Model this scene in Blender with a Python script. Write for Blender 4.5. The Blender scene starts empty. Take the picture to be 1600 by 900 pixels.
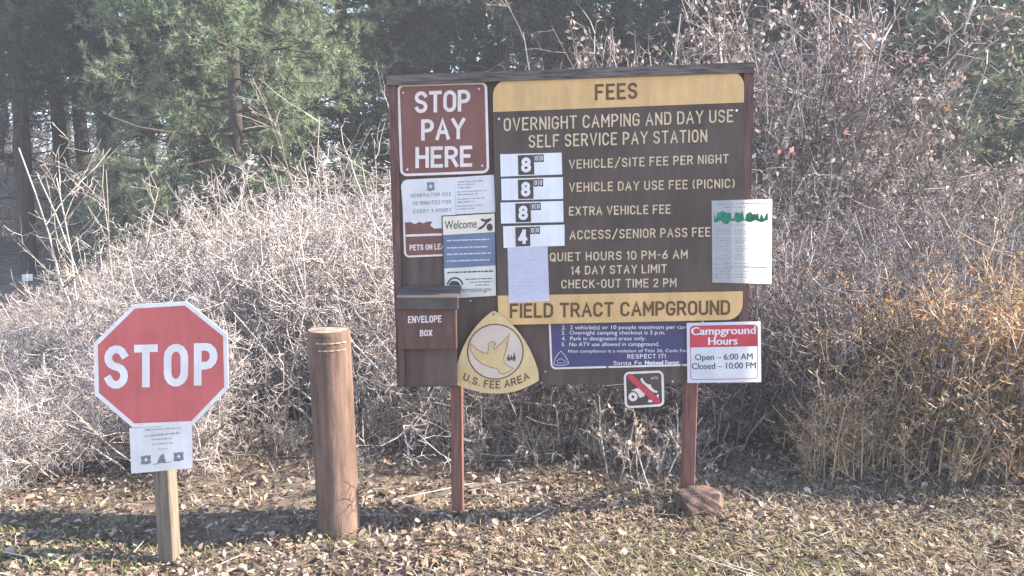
import bpy, bmesh, math, random
import numpy as np
from mathutils import Vector

# ------------------------------------------------------------------ camera, sky, sun, exposure
SC = bpy.context.scene
COL = SC.collection
R = math.radians
F_PX, PITCH, CAM_H = 1250.0, R(7.3), 1.71
cd = bpy.data.cameras.new("Camera"); cam = bpy.data.objects.new("Camera", cd); COL.objects.link(cam)
cam.location = (0, 0, CAM_H); cam.rotation_euler = (R(90) - PITCH, 0, 0)
cd.sensor_width = 36; cd.lens = 36 * F_PX / 1600; cd.clip_start = 0.05; cd.clip_end = 600
SC.camera = cam
SC.render.resolution_x, SC.render.resolution_y = 1024, 576

SUN_EL, SUN_B = R(35), R(4)          # elevation, degrees behind the plane of the board, coming from the right
S = Vector((math.cos(SUN_EL) * math.cos(SUN_B), math.cos(SUN_EL) * math.sin(SUN_B), math.sin(SUN_EL)))
W = bpy.data.worlds.new("World"); SC.world = W; W.use_nodes = True
nt = W.node_tree; bg = nt.nodes["Background"]
sky = nt.nodes.new("ShaderNodeTexSky"); sky.sky_type = 'NISHITA'; sky.sun_disc = False
sky.sun_elevation = SUN_EL; sky.sun_rotation = math.atan2(S.x, S.y); sky.altitude = 2000
sky.dust_density = 1.5
nt.links.new(sky.outputs[0], bg.inputs[0]); bg.inputs[1].default_value = 0.15
ld = bpy.data.lights.new("Sun", 'SUN'); ld.energy = 5.0; ld.angle = R(0.5); ld.color = (1, 0.90, 0.76)
lo = bpy.data.objects.new("Sun", ld); COL.objects.link(lo); lo.rotation_euler = S.to_track_quat('Z', 'Y').to_euler()
SC.view_settings.view_transform = 'Standard'; SC.view_settings.look = 'None'
SC.view_settings.gamma = 1; SC.view_settings.use_curve_mapping = False
SC.view_settings.exposure = 2.1
SC.render.engine = 'CYCLES'
SC.cycles.use_denoising = True
SC.cycles.max_bounces = 6; SC.cycles.diffuse_bounces = 3; SC.cycles.transmission_bounces = 4; SC.cycles.volume_bounces = 0
SC.cycles.use_adaptive_sampling = False

# ------------------------------------------------------------------ helpers
CP, SP = math.cos(PITCH), math.sin(PITCH)
def at(px, py, Y):
    dx, dy = (px - 800) / F_PX, (450 - py) / F_PX
    t = Y / (CP + dy * SP)
    return (dx * t, Y, CAM_H + t * (-SP + dy * CP))
def tag(o, label=None, cat=None, group=None, kind=None):
    if label: o['label'] = label
    if cat: o['category'] = cat
    if group: o['group'] = group
    if kind: o['kind'] = kind
    return o
def empty(name, loc=(0, 0, 0)):
    o = bpy.data.objects.new(name, None); COL.objects.link(o); o.location = loc; o.empty_display_size = .1
    return o
def link_mesh(name, V, F, mat, parent=None, smooth=False):
    me = bpy.data.meshes.new(name)
    V = np.asarray(V, float)
    q_ = parent
    while q_ is not None: V = V - np.array(q_.location); q_ = q_.parent
    if isinstance(F, np.ndarray):
        n, k = F.shape
        me.vertices.add(len(V)); me.vertices.foreach_set("co", V.astype(np.float32).ravel())
        me.loops.add(n * k); me.loops.foreach_set("vertex_index", F.astype(np.int32).ravel())
        me.polygons.add(n); me.polygons.foreach_set("loop_start", np.arange(0, n * k, k, dtype=np.int32))
        me.update(calc_edges=True)
    else:
        me.from_pydata([tuple(v) for v in V], [], F); me.update()
    if smooth: me.polygons.foreach_set("use_smooth", np.ones(len(me.polygons), bool))
    if mat: me.materials.append(mat)
    o = bpy.data.objects.new(name, me); COL.objects.link(o)
    if parent is not None: o.parent = parent
    return o
def copy_tree(o, parent=None):
    c = o.copy(); COL.objects.link(c)
    if parent is not None: c.parent = parent
    for ch in list(o.children): copy_tree(ch, c)
    return c

# ---- materials
def mat(name, col, rough=.6, var=.12, scale=12, stretch=(1, 1, 1), spec=.3, bump=0.0, trans=0.0, hue=0.0, island=False, col2=None, detail=5, dirt=0.0):
    m = bpy.data.materials.new(name); m.use_nodes = True
    n = m.node_tree.nodes; L = m.node_tree.links; b = n["Principled BSDF"]
    b.inputs["Roughness"].default_value = rough; b.inputs["Specular IOR Level"].default_value = spec
    tc = n.new("ShaderNodeTexCoord"); mp = n.new("ShaderNodeMapping"); mp.inputs["Scale"].default_value = stretch
    L.new(tc.outputs["Object"], mp.inputs[0])
    nz = n.new("ShaderNodeTexNoise"); nz.inputs["Scale"].default_value = scale; nz.inputs["Detail"].default_value = detail
    L.new(mp.outputs[0], nz.inputs[0])
    rp = n.new("ShaderNodeValToRGB")
    c1 = [max(0, c * (1 - var * 2)) for c in col]; c2 = list(col2) if col2 else [min(1, c * (1 + var * 2)) for c in col]
    rp.color_ramp.elements[0].position = .3; rp.color_ramp.elements[1].position = .72
    rp.color_ramp.elements[0].color = (*c1, 1); rp.color_ramp.elements[1].color = (*c2, 1)
    L.new(nz.outputs[0], rp.inputs[0])
    out = rp.outputs[0]
    if island:
        g = n.new("ShaderNodeNewGeometry"); L.new(g.outputs["Random Per Island"], rp.inputs[0])
        rp.color_ramp.elements[0].position = 0; rp.color_ramp.elements[1].position = 1
    if dirt:
        m2 = n.new("ShaderNodeMapping"); m2.inputs["Scale"].default_value = (9, 9, 1.6); L.new(tc.outputs["Object"], m2.inputs[0])
        n2 = n.new("ShaderNodeTexNoise"); n2.inputs["Scale"].default_value = 1.7; n2.inputs["Detail"].default_value = 8; n2.inputs["Roughness"].default_value = .7; L.new(m2.outputs[0], n2.inputs[0])
        r2 = n.new("ShaderNodeValToRGB"); r2.color_ramp.elements[0].position = .38; r2.color_ramp.elements[1].position = .62
        k_ = 1 - dirt; r2.color_ramp.elements[0].color = (k_, k_ * .97, k_ * .93, 1); r2.color_ramp.elements[1].color = (1, 1, 1, 1); L.new(n2.outputs[0], r2.inputs[0])
        n3 = n.new("ShaderNodeTexNoise"); n3.inputs["Scale"].default_value = 160; n3.inputs["Detail"].default_value = 3; L.new(tc.outputs["Object"], n3.inputs[0])
        r3 = n.new("ShaderNodeValToRGB"); r3.color_ramp.elements[0].position = .30; r3.color_ramp.elements[1].position = .42
        r3.color_ramp.elements[0].color = (k_, k_, k_, 1); r3.color_ramp.elements[1].color = (1, 1, 1, 1); L.new(n3.outputs[0], r3.inputs[0])
        for rr in (r2, r3):
            mm = n.new("ShaderNodeMix"); mm.data_type = 'RGBA'; mm.blend_type = 'MULTIPLY'; mm.inputs[0].default_value = 1
            L.new(out, mm.inputs[6]); L.new(rr.outputs[0], mm.inputs[7]); out = mm.outputs[2]
    L.new(out, b.inputs["Base Color"])
    if bump:
        bp = n.new("ShaderNodeBump"); bp.inputs["Strength"].default_value = bump; bp.inputs["Distance"].default_value = .01
        L.new(nz.outputs[0], bp.inputs["Height"]); L.new(bp.outputs[0], b.inputs["Normal"])
    if trans:
        tr = n.new("ShaderNodeBsdfTranslucent"); mx = n.new("ShaderNodeMixShader"); mx.inputs[0].default_value = trans
        L.new(out, tr.inputs[0]); L.new(b.outputs[0], mx.inputs[1]); L.new(tr.outputs[0], mx.inputs[2])
        L.new(mx.outputs[0], n["Material Output"].inputs[0])
    m['ramp'] = 1
    return m
def multi(m, stops):
    r = [x for x in m.node_tree.nodes if x.type == 'VALTORGB'][0].color_ramp
    while len(r.elements) > 2: r.elements.remove(r.elements[-1])
    r.elements[0].position = stops[0][0]; r.elements[0].color = (*stops[0][1], 1)
    r.elements[1].position = stops[-1][0]; r.elements[1].color = (*stops[-1][1], 1)
    for p, c in stops[1:-1]:
        e = r.elements.new(p); e.color = (*c, 1)
    return m

M = {}
M['board'] = mat('board brown', (.11, .072, .058), .75, .14, 9, (1, 1, .25), bump=.15, dirt=.3)
M['trim'] = mat('red brown trim', (.13, .062, .05), .8, .2, 14, (6, 6, .5), bump=.3)
M['cap'] = mat('weathered cap', (.10, .075, .065), .85, .28, 16, (.5, 6, 6), bump=.4, col2=(.19, .155, .135))
M['fee'] = mat('fee sign brown', (.09, .064, .05), .6, .16, 5, (1, 1, .6), dirt=.22)
M['yellow'] = mat('sign yellow', (.66, .42, .18), .6, .07, 5, dirt=.14)
M['routed'] = mat('routed cream', (.62, .46, .29), .6, .14, 60)
M['dkbrown'] = mat('letter brown', (.12, .06, .025), .6, .12, 30)
M['maroon'] = mat('maroon sheet', (.20, .078, .062), .45, .1, 4, dirt=.16)
M['pinkwhite'] = mat('faded white sheet', (.74, .64, .60), .5, .06, 20, dirt=.1)
M['white'] = mat('white sheet', (.74, .73, .74), .5, .04, 8, dirt=.1)
M['paper'] = mat('paper', (.78, .755, .74), .8, .04, 9, trans=.15, dirt=.08)
M['poster'] = mat('thin poster', (.68, .67, .66), .8, .03, 9, trans=.5)
M['lavpaper'] = mat('lavender paper', (.70, .67, .76), .8, .035, 14, trans=.3)
M['cream'] = mat('cream paper', (.72, .63, .50), .7, .05, 9)
M['greycream'] = mat('grey cream paper', (.62, .58, .50), .7, .06, 9)
M['bluegrey'] = mat('blue grey print', (.14, .17, .24), .6, .08, 9)
M['lightprint'] = mat('light print', (.5, .53, .6), .6, .1, 40)
M['print'] = mat('grey print', (.36, .36, .37), .8, .25, 60)
M['faintprint'] = mat('faint print', (.55, .53, .60), .8, .1, 60)
M['dark'] = mat('dark print', (.06, .055, .055), .7, .15, 30)
M['grey'] = mat('grey shield print', (.2, .2, .21), .7, .25, 90)
M['green'] = mat('green print', (.02, .17, .10), .7, .25, 60)
M['blue'] = mat('rules sign blue', (.058, .052, .13), .5, .08, 6)
M['red'] = mat('stop red', (.56, .125, .12), .45, .07, 3, dirt=.15)  # veiling glare put into the base colour as a paler red
M['stopwhite'] = mat('stop white', (.78, .74, .72), .45, .05, 10, dirt=.12)
M['hoursred'] = mat('hours red', (.50, .05, .065), .5, .05, 8)
M['plastic'] = mat('white plastic', (.78, .77, .80), .45, .03, 8, trans=.3)
M['emblem'] = mat('emblem cream', (.66, .48, .235), .55, .07, 6, dirt=.14)
M['disc'] = mat('emblem disc', (.58, .46, .36), .55, .05, 8)
M['line'] = mat('thin brown line', (.20, .13, .07), .6, .15, 30)
M['lid'] = mat('slate lid', (.082, .064, .058), .7, .18, 10, (1, 3, 1), bump=.2)
M['boxwood'] = mat('box brown', (.105, .055, .042), .7, .16, 10, (5, 5, .5), bump=.2)
M['steel'] = mat('screw steel', (.6, .57, .55), .45, .2, 40, spec=.6)
M['post'] = mat('stained post', (.17, .075, .058), .8, .22, 14, (5, 5, .4), bump=.35)
M['stoppost'] = mat('weathered grey post', (.165, .13, .095), .85, .22, 14, (6, 6, .35), bump=.4)
M['log'] = mat('bollard log', (.185, .117, .088), .85, .16, 7, (4, 4, .5), bump=.6, dirt=.35)
M['logtop'] = mat('log end grain', (.27, .2, .155), .9, .25, 22, bump=.5)
M['pale'] = mat('pale bare wood', (.36, .29, .20), .9, .2, 20, (2, 2, .8))
M['stone'] = mat('red stone', (.15, .095, .075), .95, .3, 11, bump=1.0, dirt=.4)
M['boulder'] = mat('dark boulder', (.065, .055, .05), .95, .3, 7, bump=.8)
M['twig'] = multi(mat('grey twig', (.4, .36, .34), .85, .2, 4, island=True),
                  [(0, (.12, .085, .07)), (.3, (.30, .25, .23)), (.7, (.46, .41, .385)), (1, (.63, .58, .555))])
M['twigbrown'] = multi(mat('brown twig', (.2, .16, .14), .85, .2, 4, island=True),
                  [(0, (.06, .045, .04)), (.4, (.14, .105, .095)), (.8, (.26, .22, .21)), (1, (.50, .46, .45))])
M['twigtan'] = mat('tan stalk', (.44, .31, .19), .8, .25, 4, island=True)
M['twigpale'] = mat('pale twig', (.38, .33, .28), .85, .2, 4, island=True)
M['bark'] = mat('conifer bark', (.05, .04, .035), .95, .3, 6, (5, 5, .8), bump=.8)
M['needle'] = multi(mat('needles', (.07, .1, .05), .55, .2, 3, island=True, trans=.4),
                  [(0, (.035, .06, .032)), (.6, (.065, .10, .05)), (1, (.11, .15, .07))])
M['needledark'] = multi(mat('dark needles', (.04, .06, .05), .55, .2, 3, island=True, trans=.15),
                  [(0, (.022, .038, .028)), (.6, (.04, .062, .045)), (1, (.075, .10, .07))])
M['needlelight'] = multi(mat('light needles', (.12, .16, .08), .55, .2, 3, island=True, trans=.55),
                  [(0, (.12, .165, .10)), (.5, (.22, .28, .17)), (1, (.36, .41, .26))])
M['deadleaf'] = multi(mat('dead leaf', (.3, .2, .13), .7, .2, 3, island=True, trans=.25),
                  [(0, (.15, .09, .065)), (.35, (.29, .20, .155)), (.75, (.46, .37, .32)), (1, (.68, .62, .57))])
M['rustleaf'] = multi(mat('rust leaf', (.4, .2, .07), .7, .2, 3, island=True, trans=.35),
                  [(0, (.20, .085, .035)), (.5, (.42, .20, .07)), (1, (.60, .38, .13))])
M['pinkleaf'] = mat('pink leaf', (.48, .22, .2), .7, .2, 3, island=True, trans=.35)
M['litter'] = multi(mat('leaf litter', (.3, .2, .13), .75, .2, 3, island=True, trans=.1),
                  [(0, (.06, .04, .03)), (.4, (.165, .11, .08)), (.75, (.30, .225, .17)), (.93, (.38, .30, .23)), (1, (.58, .51, .42))])
M['straw'] = multi(mat('straw grass', (.3, .25, .13), .7, .2, 3, island=True, trans=.3),
                  [(0, (.13, .09, .055)), (.5, (.28, .21, .135)), (.85, (.44, .36, .24)), (1, (.56, .49, .36))])
M['greengrass'] = multi(mat('green grass', (.15, .2, .05), .7, .2, 3, island=True, trans=.3),
                  [(0, (.09, .13, .035)), (.6, (.17, .21, .06)), (1, (.33, .30, .13))])
M['soil'] = multi(mat('soil', (.15, .11, .08), .95, .2, 5, bump=.8, detail=9),
                  [(.25, (.07, .052, .042)), (.5, (.125, .095, .074)), (.62, (.17, .135, .105)), (.75, (.25, .205, .16))])

# ---- pixel sheets: figures measured on the photograph, laid on a plane at a real depth
class Sheet:
    def __init__(s, Y, curve=None): s.Y = Y; s.V = []; s.F = []; s.k = 0; s.curve = curve
    def pt(s, p, d=0): return at(p[0], p[1], s.Y - d - (s.curve(p[0], p[1]) if s.curve else 0))
    def poly(s, pts, d=0):
        i = len(s.V); s.V += [s.pt(p, d) for p in pts]
        F = list(range(i, i + len(pts)))
        s.F.append(F[::-1])
    def strip(s, a, b, d=0, closed=False):
        n = len(a); i = len(s.V); s.V += [s.pt(p, d) for p in a] + [s.pt(p, d) for p in b]
        for q in range(n if closed else n - 1):
            r = (q + 1) % n; s.F.append([i + q, i + r, i + n + r, i + n + q])
    def ribbon(s, pts, w, d=None):
        if d is None: s.k = (s.k + 1) % 9; d = s.k * .00013
        P = np.array(pts, float); n = len(P); closed = n > 2 and np.allclose(P[0], P[-1])
        if closed: P = P[:-1]; n -= 1
        T = []
        for i in range(n):
            if closed: e0, e1 = P[i] - P[i - 1], P[(i + 1) % n] - P[i]
            else: e0, e1 = P[i] - P[max(i - 1, 0)], P[min(i + 1, n - 1)] - P[i]
            l0, l1 = np.hypot(*e0), np.hypot(*e1)
            u0 = e0 / l0 if l0 > 1e-9 else e1 / l1; u1 = e1 / l1 if l1 > 1e-9 else u0
            n0, n1 = np.array([-u0[1], u0[0]]), np.array([-u1[1], u1[0]])
            m = n0 + n1; L = np.hypot(*m)
            if L < .25: m = n0; sc = 1
            else: m = m / L; sc = min(1 / max(m @ n0, .3), 1.8)
            T.append(m * sc * w / 2)
        T = np.array(T)
        if not closed:
            e = P[1] - P[0]; P[0] -= e / np.hypot(*e) * w * .45
            e = P[-1] - P[-2]; P[-1] += e / np.hypot(*e) * w * .45
        s.strip(list(P + T), list(P - T), d, closed)
    def stroke(s, txt, xl, xr, tl, bl, tr, br, w, gap=.26):
        polys, tot = stroke_layout(txt, gap)
        h0, h1 = bl - tl, br - tr
        def f(p):
            u = p[0] / tot
            x = xl + w / 2 + (xr - xl - w) * u; b = bl + (br - bl) * u; h = h0 + (h1 - h0) * u
            return (x, b - w / 2 - p[1] * (h - w))
        for pl in polys: s.ribbon([f(p) for p in pl], w)
    def font(s, txt, xl, xr, tl, bl, tr, br, bold=0.0):
        V, F = font_mesh(txt, 0.0)
        for k, sx in enumerate((0,) if bold < .003 else (-1, 1) if bold < .012 else (-1.4, 0, 1.4)):
            i = len(s.V)
            for u, v in V:
                b = bl + (br - bl) * u; h = (bl - tl) + ((br - tr) - (bl - tl)) * u
                s.V.append(s.pt((xl + (xr - xl) * u + sx * bold * h * 1.6, b - v * h), k * .0002))
            s.F += [[i + q for q in f] for f in F]
    def bars(s, xl, xr, y0, y1, h, rng, fill=1.0):
        x = xl; xe = xl + (xr - xl) * fill
        while x < xe - 1:
            w = rng.uniform(3, 11); e = min(x + w, xe); u0, u1 = (x - xl) / (xr - xl), (e - xl) / (xr - xl)
            a, b = y0 + (y1 - y0) * u0, y0 + (y1 - y0) * u1
            s.poly([(x, a - h / 2), (e, b - h / 2), (e, b + h / 2), (x, a + h / 2)])
            x = e + rng.uniform(.9, 1.6)
    def lines(s, name, m, parent, rows, kind='stroke'):
        for r_ in rows:
            q_ = Sheet(s.Y, s.curve); getattr(q_, kind)(*r_); q_.build(name, m, parent)
    def build(s, name, m, parent): return link_mesh(name, s.V, s.F, m, parent)
def rounded(q, r, n=6):
    """four corners (tl, tr, br, bl); r one radius or four"""
    rs = r if isinstance(r, (list, tuple)) else [r] * 4; out = []
    Q = [np.array(p, float) for p in q]
    for i in range(4):
        c = Q[i]; a = Q[i - 1] - c; b = Q[(i + 1) % 4] - c; a /= np.hypot(*a); b /= np.hypot(*b); rr = rs[i]
        if rr <= 0: out.append(tuple(c)); continue
        for k in range(n + 1):
            t = k / n * math.pi / 2
            out.append(tuple(c + a * rr * (1 - math.sin(t)) + b * rr * (1 - math.cos(t))))
    return out
def inset(q, d):
    Q = [np.array(p, float) for p in q]; o = []
    sg = [(1, 1), (-1, 1), (-1, -1), (1, -1)]
    return [(p[0] + a * d, p[1] + b * d) for p, (a, b) in zip(Q, sg)]
def lerp2(q, u, v):
    tl, tr, br, bl = [np.array(p, float) for p in q]
    return tuple((tl * (1 - u) + tr * u) * (1 - v) + (bl * (1 - u) + br * u) * v)
def slab(name, pts, Y, th, m, parent):
    """solid plate: outline in pixels on the plane Y (its front), th thick away from the camera"""
    n = len(pts); A = [at(p[0], p[1], Y) for p in pts]; B = [(x, y + th, z) for x, y, z in A]
    F = [list(range(n))[::-1], list(range(n, 2 * n))] + [[i, (i + 1) % n, n + (i + 1) % n, n + i] for i in range(n)]
    o = link_mesh(name, A + B, F, m, parent)
    return o
def sheet_grid(name, q, Y, m, parent, curve, nu=14, nv=4, th=.0008):
    V = []; F = []
    for j in range(nv + 1):
        for i in range(nu + 1):
            p = lerp2(q, i / nu, j / nv); V.append(at(p[0], p[1], Y - curve(*p)))
    for j in range(nv):
        for i in range(nu):
            a = j * (nu + 1) + i; F.append([a, a + nu + 1, a + nu + 2, a + 1])
    return link_mesh(name, V, F, m, parent, True)

_fc = {}
def font_mesh(txt, bold=0.0):
    if (txt, bold) in _fc: return _fc[(txt, bold)]
    def raw(t):
        c = bpy.data.curves.new("t", 'FONT'); c.body = t; c.resolution_u = 3; c.offset = bold
        o = bpy.data.objects.new("t", c); COL.objects.link(o)
        dg = bpy.context.evaluated_depsgraph_get(); dg.update()
        me = bpy.data.meshes.new_from_object(o.evaluated_get(dg))
        b_ = bmesh.new(); b_.from_mesh(me); bmesh.ops.triangulate(b_, faces=b_.faces[:]); b_.to_mesh(me); b_.free()
        V = [(v.co.x, v.co.y) for v in me.vertices]; F = [list(p.vertices) for p in me.polygons]
        bpy.data.objects.remove(o); bpy.data.curves.remove(c); bpy.data.meshes.remove(me)
        return V, F
    if 'H' not in _fc: V, F = raw('H'); _fc['H'] = max(v[1] for v in V) or .7
    V, F = raw(txt); x0 = min(v[0] for v in V); x1 = max(v[0] for v in V); H = _fc['H']
    _fc[(txt, bold)] = ([((x - x0) / (x1 - x0), y / H) for x, y in V], F)
    return _fc[(txt, bold)]

def arc(cx, cy, rx, ry, a0, a1, n=7):
    return [(cx + rx * math.cos(R(a0 + (a1 - a0) * k / n)), cy + ry * math.sin(R(a0 + (a1 - a0) * k / n))) for k in range(n + 1)]
_oval = arc(.25, .72, .25, .28, 0, 180) + arc(.25, .28, .25, .28, 180, 360)
GL = {
 'A': (.56, [[(0, 0), (.28, 1), (.56, 0)], [(.1, .34), (.46, .34)]]),
 'B': (.48, [[(0, 0), (0, 1)], [(0, 1), (.26, 1)] + arc(.26, .77, .2, .23, 90, -90)[1:] + [(0, .54)], [(0, 0), (.26, 0)] + arc(.26, .27, .22, .27, -90, 90)[1:]]),
 'C': (.5, [arc(.25, .72, .25, .28, 15, 180) + arc(.25, .28, .25, .28, 180, 345)]),
 'D': (.5, [[(0, 0), (0, 1), (.22, 1)] + arc(.22, .72, .28, .28, 90, 0)[1:] + arc(.22, .28, .28, .28, 0, -90) + [(0, 0)]]),
 'E': (.44, [[(.44, 1), (0, 1), (0, 0), (.44, 0)], [(0, .52), (.36, .52)]]),
 'F': (.44, [[(.44, 1), (0, 1), (0, 0)], [(0, .52), (.36, .52)]]),
 'G': (.5, [arc(.25, .72, .25, .28, 15, 180) + arc(.25, .28, .25, .28, 180, 360) + [(.5, .45), (.28, .45)]]),
 'H': (.5, [[(0, 0), (0, 1)], [(.5, 0), (.5, 1)], [(0, .52), (.5, .52)]]),
 'I': (.0, [[(0, 0), (0, 1)]]),
 'K': (.5, [[(0, 0), (0, 1)], [(.48, 1), (0, .4)], [(.16, .6), (.5, 0)]]),
 'L': (.42, [[(0, 1), (0, 0), (.42, 0)]]),
 'M': (.6, [[(0, 0), (0, 1)], [(0, 1), (.3, .35), (.6, 1)], [(.6, 1), (.6, 0)]]),
 'N': (.5, [[(0, 0), (0, 1)], [(0, 1), (.5, 0)], [(.5, 0), (.5, 1)]]),
 'O': (.5, [_oval + [_oval[0]]]),
 'P': (.48, [[(0, 0), (0, 1)], [(0, 1), (.24, 1)] + arc(.24, .73, .24, .27, 90, -90)[1:] + [(0, .46)]]),
 'Q': (.5, [_oval + [_oval[0]], [(.28, .24), (.52, -.06)]]),
 'R': (.5, [[(0, 0), (0, 1)], [(0, 1), (.24, 1)] + arc(.24, .74, .24, .26, 90, -90)[1:] + [(0, .48)], [(.26, .48), (.5, 0)]]),
 'S': (.48, [arc(.24, .76, .24, .24, 20, 250, 9) + arc(.24, .25, .24, .25, 78, -160, 9)]),
 'T': (.5, [[(0, 1), (.5, 1)], [(.25, 1), (.25, 0)]]),
 'U': (.5, [[(0, 1), (0, .27)] + arc(.25, .26, .25, .26, 180, 360)[1:] + [(.5, 1)]]),
 'V': (.54, [[(0, 1), (.27, 0), (.54, 1)]]),
 'X': (.5, [[(0, 1), (.5, 0)], [(.5, 1), (0, 0)]]),
 'Y': (.54, [[(0, 1), (.27, .48), (.54, 1)], [(.27, .48), (.27, 0)]]),
 '0': (.46, [[(p[0] * .92, p[1]) for p in _oval + [_oval[0]]]]),
 '1': (.14, [[(0, .82), (.14, 1), (.14, 0)]]),
 '2': (.46, [arc(.23, .74, .23, .26, 165, -35) + [(0, 0), (.46, 0)]]),
 '3': (.46, [arc(.22, .76, .22, .24, 160, -90) + arc(.22, .26, .24, .26, 90, -160)[1:]]),
 '4': (.5, [[(.36, 0), (.36, 1)], [(.36, 1), (0, .3)], [(0, .3), (.5, .3)]]),
 '6': (.46, [[(.36, 1), (.03, .40)], arc(.23, .28, .23, .28, 150, -210, 14)]),
 '8': (.46, [arc(.23, .76, .2, .24, -90, 270, 12), arc(.23, .27, .23, .26, 90, 450, 12)]),
 '/': (.5, [[(0, -.12), (.5, 1.12)]]),
 '-': (.22, [[(0, .5), (.22, .5)]]),
 '(': (.16, [arc(.3, .5, .3, .62, 130, 230)]),
 ')': (.16, [arc(-.14, .5, .3, .62, 50, -50)]),
 '.': (.0, [[(0, 0), (0, .03)]]),
 '!': (.0, [[(0, 1), (0, .34)], [(0, .05), (0, 0)]]),
}
def stroke_layout(txt, gap):
    x = 0; out = []
    for ch in txt:
        if ch == ' ': x += .36; continue
        w, ps = GL[ch]
        out += [[(px + x, py) for px, py in pl] for pl in ps]; x += w + gap
    return out, x - gap
def screw(parent, px, py, Y, r=.006, m=None):
    c = at(px, py, Y); V = []; n = 8
    for rr, d in ((1, 0), (.85, .003), (0.0, .004)):
        if rr == 0: V.append((c[0], c[1] - d, c[2])); continue
        V += [(c[0] + r * rr * math.cos(k * 2 * math.pi / n), c[1] - d, c[2] + r * rr * math.sin(k * 2 * math.pi / n)) for k in range(n)]
    F = [[k, (k + 1) % n, n + (k + 1) % n, n + k] for k in range(n)] + [[n + k, n + (k + 1) % n, 2 * n] for k in range(n)]
    return link_mesh("screw", V, F, m or M['steel'], parent, True)
def box(name, x0, x1, y0, y1, z0, z1, m, parent, bev=.004, seg=1):
    V = [(x, y, z) for z in (z0, z1) for y in (y0, y1) for x in (x0, x1)]
    F = [[0, 2, 3, 1], [4, 5, 7, 6], [0, 1, 5, 4], [2, 6, 7, 3], [0, 4, 6, 2], [1, 3, 7, 5]]
    o = link_mesh(name, V, F, m, parent)
    if bev:
        b = o.modifiers.new("Bevel", 'BEVEL'); b.width = bev; b.segments = seg
    return o

# ---- branching plants
def norm(a): return a / np.maximum(np.linalg.norm(a, axis=-1, keepdims=True), 1e-9)
def tubes(P0, P1, R0, R1, sides=3):
    d = norm(P1 - P0); ref = np.where(np.abs(d[:, 2:3]) > .9, np.array([[1., 0, 0]]), np.array([[0, 0, 1.]]))
    a = norm(np.cross(d, ref)); b = np.cross(d, a); n = len(P0)
    V = np.zeros((n, 2 * sides, 3))
    for k in range(sides):
        c, s_ = math.cos(2 * math.pi * k / sides), math.sin(2 * math.pi * k / sides)
        o = a * c + b * s_
        V[:, k] = P0 + o * R0[:, None]; V[:, sides + k] = P1 + o * R1[:, None]
    F = np.zeros((n, sides, 4), int); base = (np.arange(n) * 2 * sides)[:, None]
    for k in range(sides):
        r = (k + 1) % sides
        F[:, k] = base + np.array([[k, r, sides + r, sides + k]])
    return V.reshape(-1, 3), F.reshape(-1, 4)
def grow(st, dr, ln, rd, levels, rng):
    """levels: (segments, wobble, upward pull, children per branch, child length, child radius, angle, first fork)
    returns a list of levels, each (P0, P1, R0, R1)"""
    out = []
    for (ns, wob, trop, nc, cl, cr, ang, f0) in levels:
        n = len(st); P = np.zeros((n, ns + 1, 3)); P[:, 0] = st; d = norm(dr); D = np.zeros((n, ns, 3)); rad = np.zeros((n, ns + 1))
        for k in range(ns):
            d = norm(d + rng.normal(0, wob, (n, 3)) + np.array([0, 0, trop])); D[:, k] = d
            P[:, k + 1] = P[:, k] + d * (ln / ns)[:, None]
        for k in range(ns + 1): rad[:, k] = rd * (1 - .6 * k / ns)
        out.append((P[:, :-1].reshape(-1, 3), P[:, 1:].reshape(-1, 3), rad[:, :-1].ravel(), rad[:, 1:].ravel()))
        if not nc: break
        t = rng.uniform(f0, 1, (n, nc)) * ns; k = np.minimum(t.astype(int), ns - 1); fr = t - k
        I = np.arange(n)[:, None]
        st2 = P[I, k] * (1 - fr[..., None]) + P[I, k + 1] * fr[..., None]; base = D[I, k]
        rnd = norm(rng.normal(0, 1, (n, nc, 3))); perp = norm(rnd - base * (rnd * base).sum(-1, keepdims=True))
        an = np.radians(rng.normal(ang, ang * .25, (n, nc)))[..., None]
        st, dr = st2.reshape(-1, 3), (base * np.cos(an) + perp * np.sin(an)).reshape(-1, 3)
        ln2 = (ln[:, None] * cl * rng.uniform(.5, 1.25, (n, nc)) * (1.15 - .5 * t / ns)).ravel()
        rd = (np.repeat(rd[:, None], nc, 1) * cr * rng.uniform(.7, 1.1, (n, nc))).ravel(); ln = ln2
    return out
def join_tubes(parts):
    V, F, o = [], [], 0
    for (a, b, r0, r1, sd) in parts:
        v, f = tubes(a, b, r0, r1, sd); V.append(v); F.append(f + o); o += len(v)
    return np.concatenate(V), np.concatenate(F)
def leaves(P, size, aspect, rng, D=None, droop=0.0, bend=.3):
    """one folded four-corner leaf at every point"""
    n = len(P); d = norm(rng.normal(0, 1, (n, 3)) + (0 if D is None else D * 1.2) + np.array([0, 0, -droop]))
    r = rng.normal(0, 1, (n, 3)); w = norm(np.cross(d, r)); up = np.cross(d, w)
    L = size * rng.uniform(.55, 1.35, n)[:, None]; Wd = L * aspect
    V = np.stack([P, P + d * L * .45 + w * Wd * .5 + up * L * bend * .3, P + d * L, P + d * L * .45 - w * Wd * .5 + up * L * bend * .3], 1)
    F = (np.arange(n) * 4)[:, None] + np.array([[0, 1, 2, 3]])
    return V.reshape(-1, 3), F
def blades(P, D, length, width, rng, per=6, spread=.9):
    n = len(P) * per; P = np.repeat(P, per, 0); D = np.repeat(D, per, 0)
    d = norm(D + rng.normal(0, spread, (n, 3))); w = norm(np.cross(d, rng.normal(0, 1, (n, 3))))
    L = length * rng.uniform(.6, 1.3, n)[:, None]
    V = np.stack([P - w * width / 2, P + w * width / 2, P + d * L], 1).reshape(-1, 3)
    return V, (np.arange(n) * 3)[:, None] + np.array([[0, 1, 2]])

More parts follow.
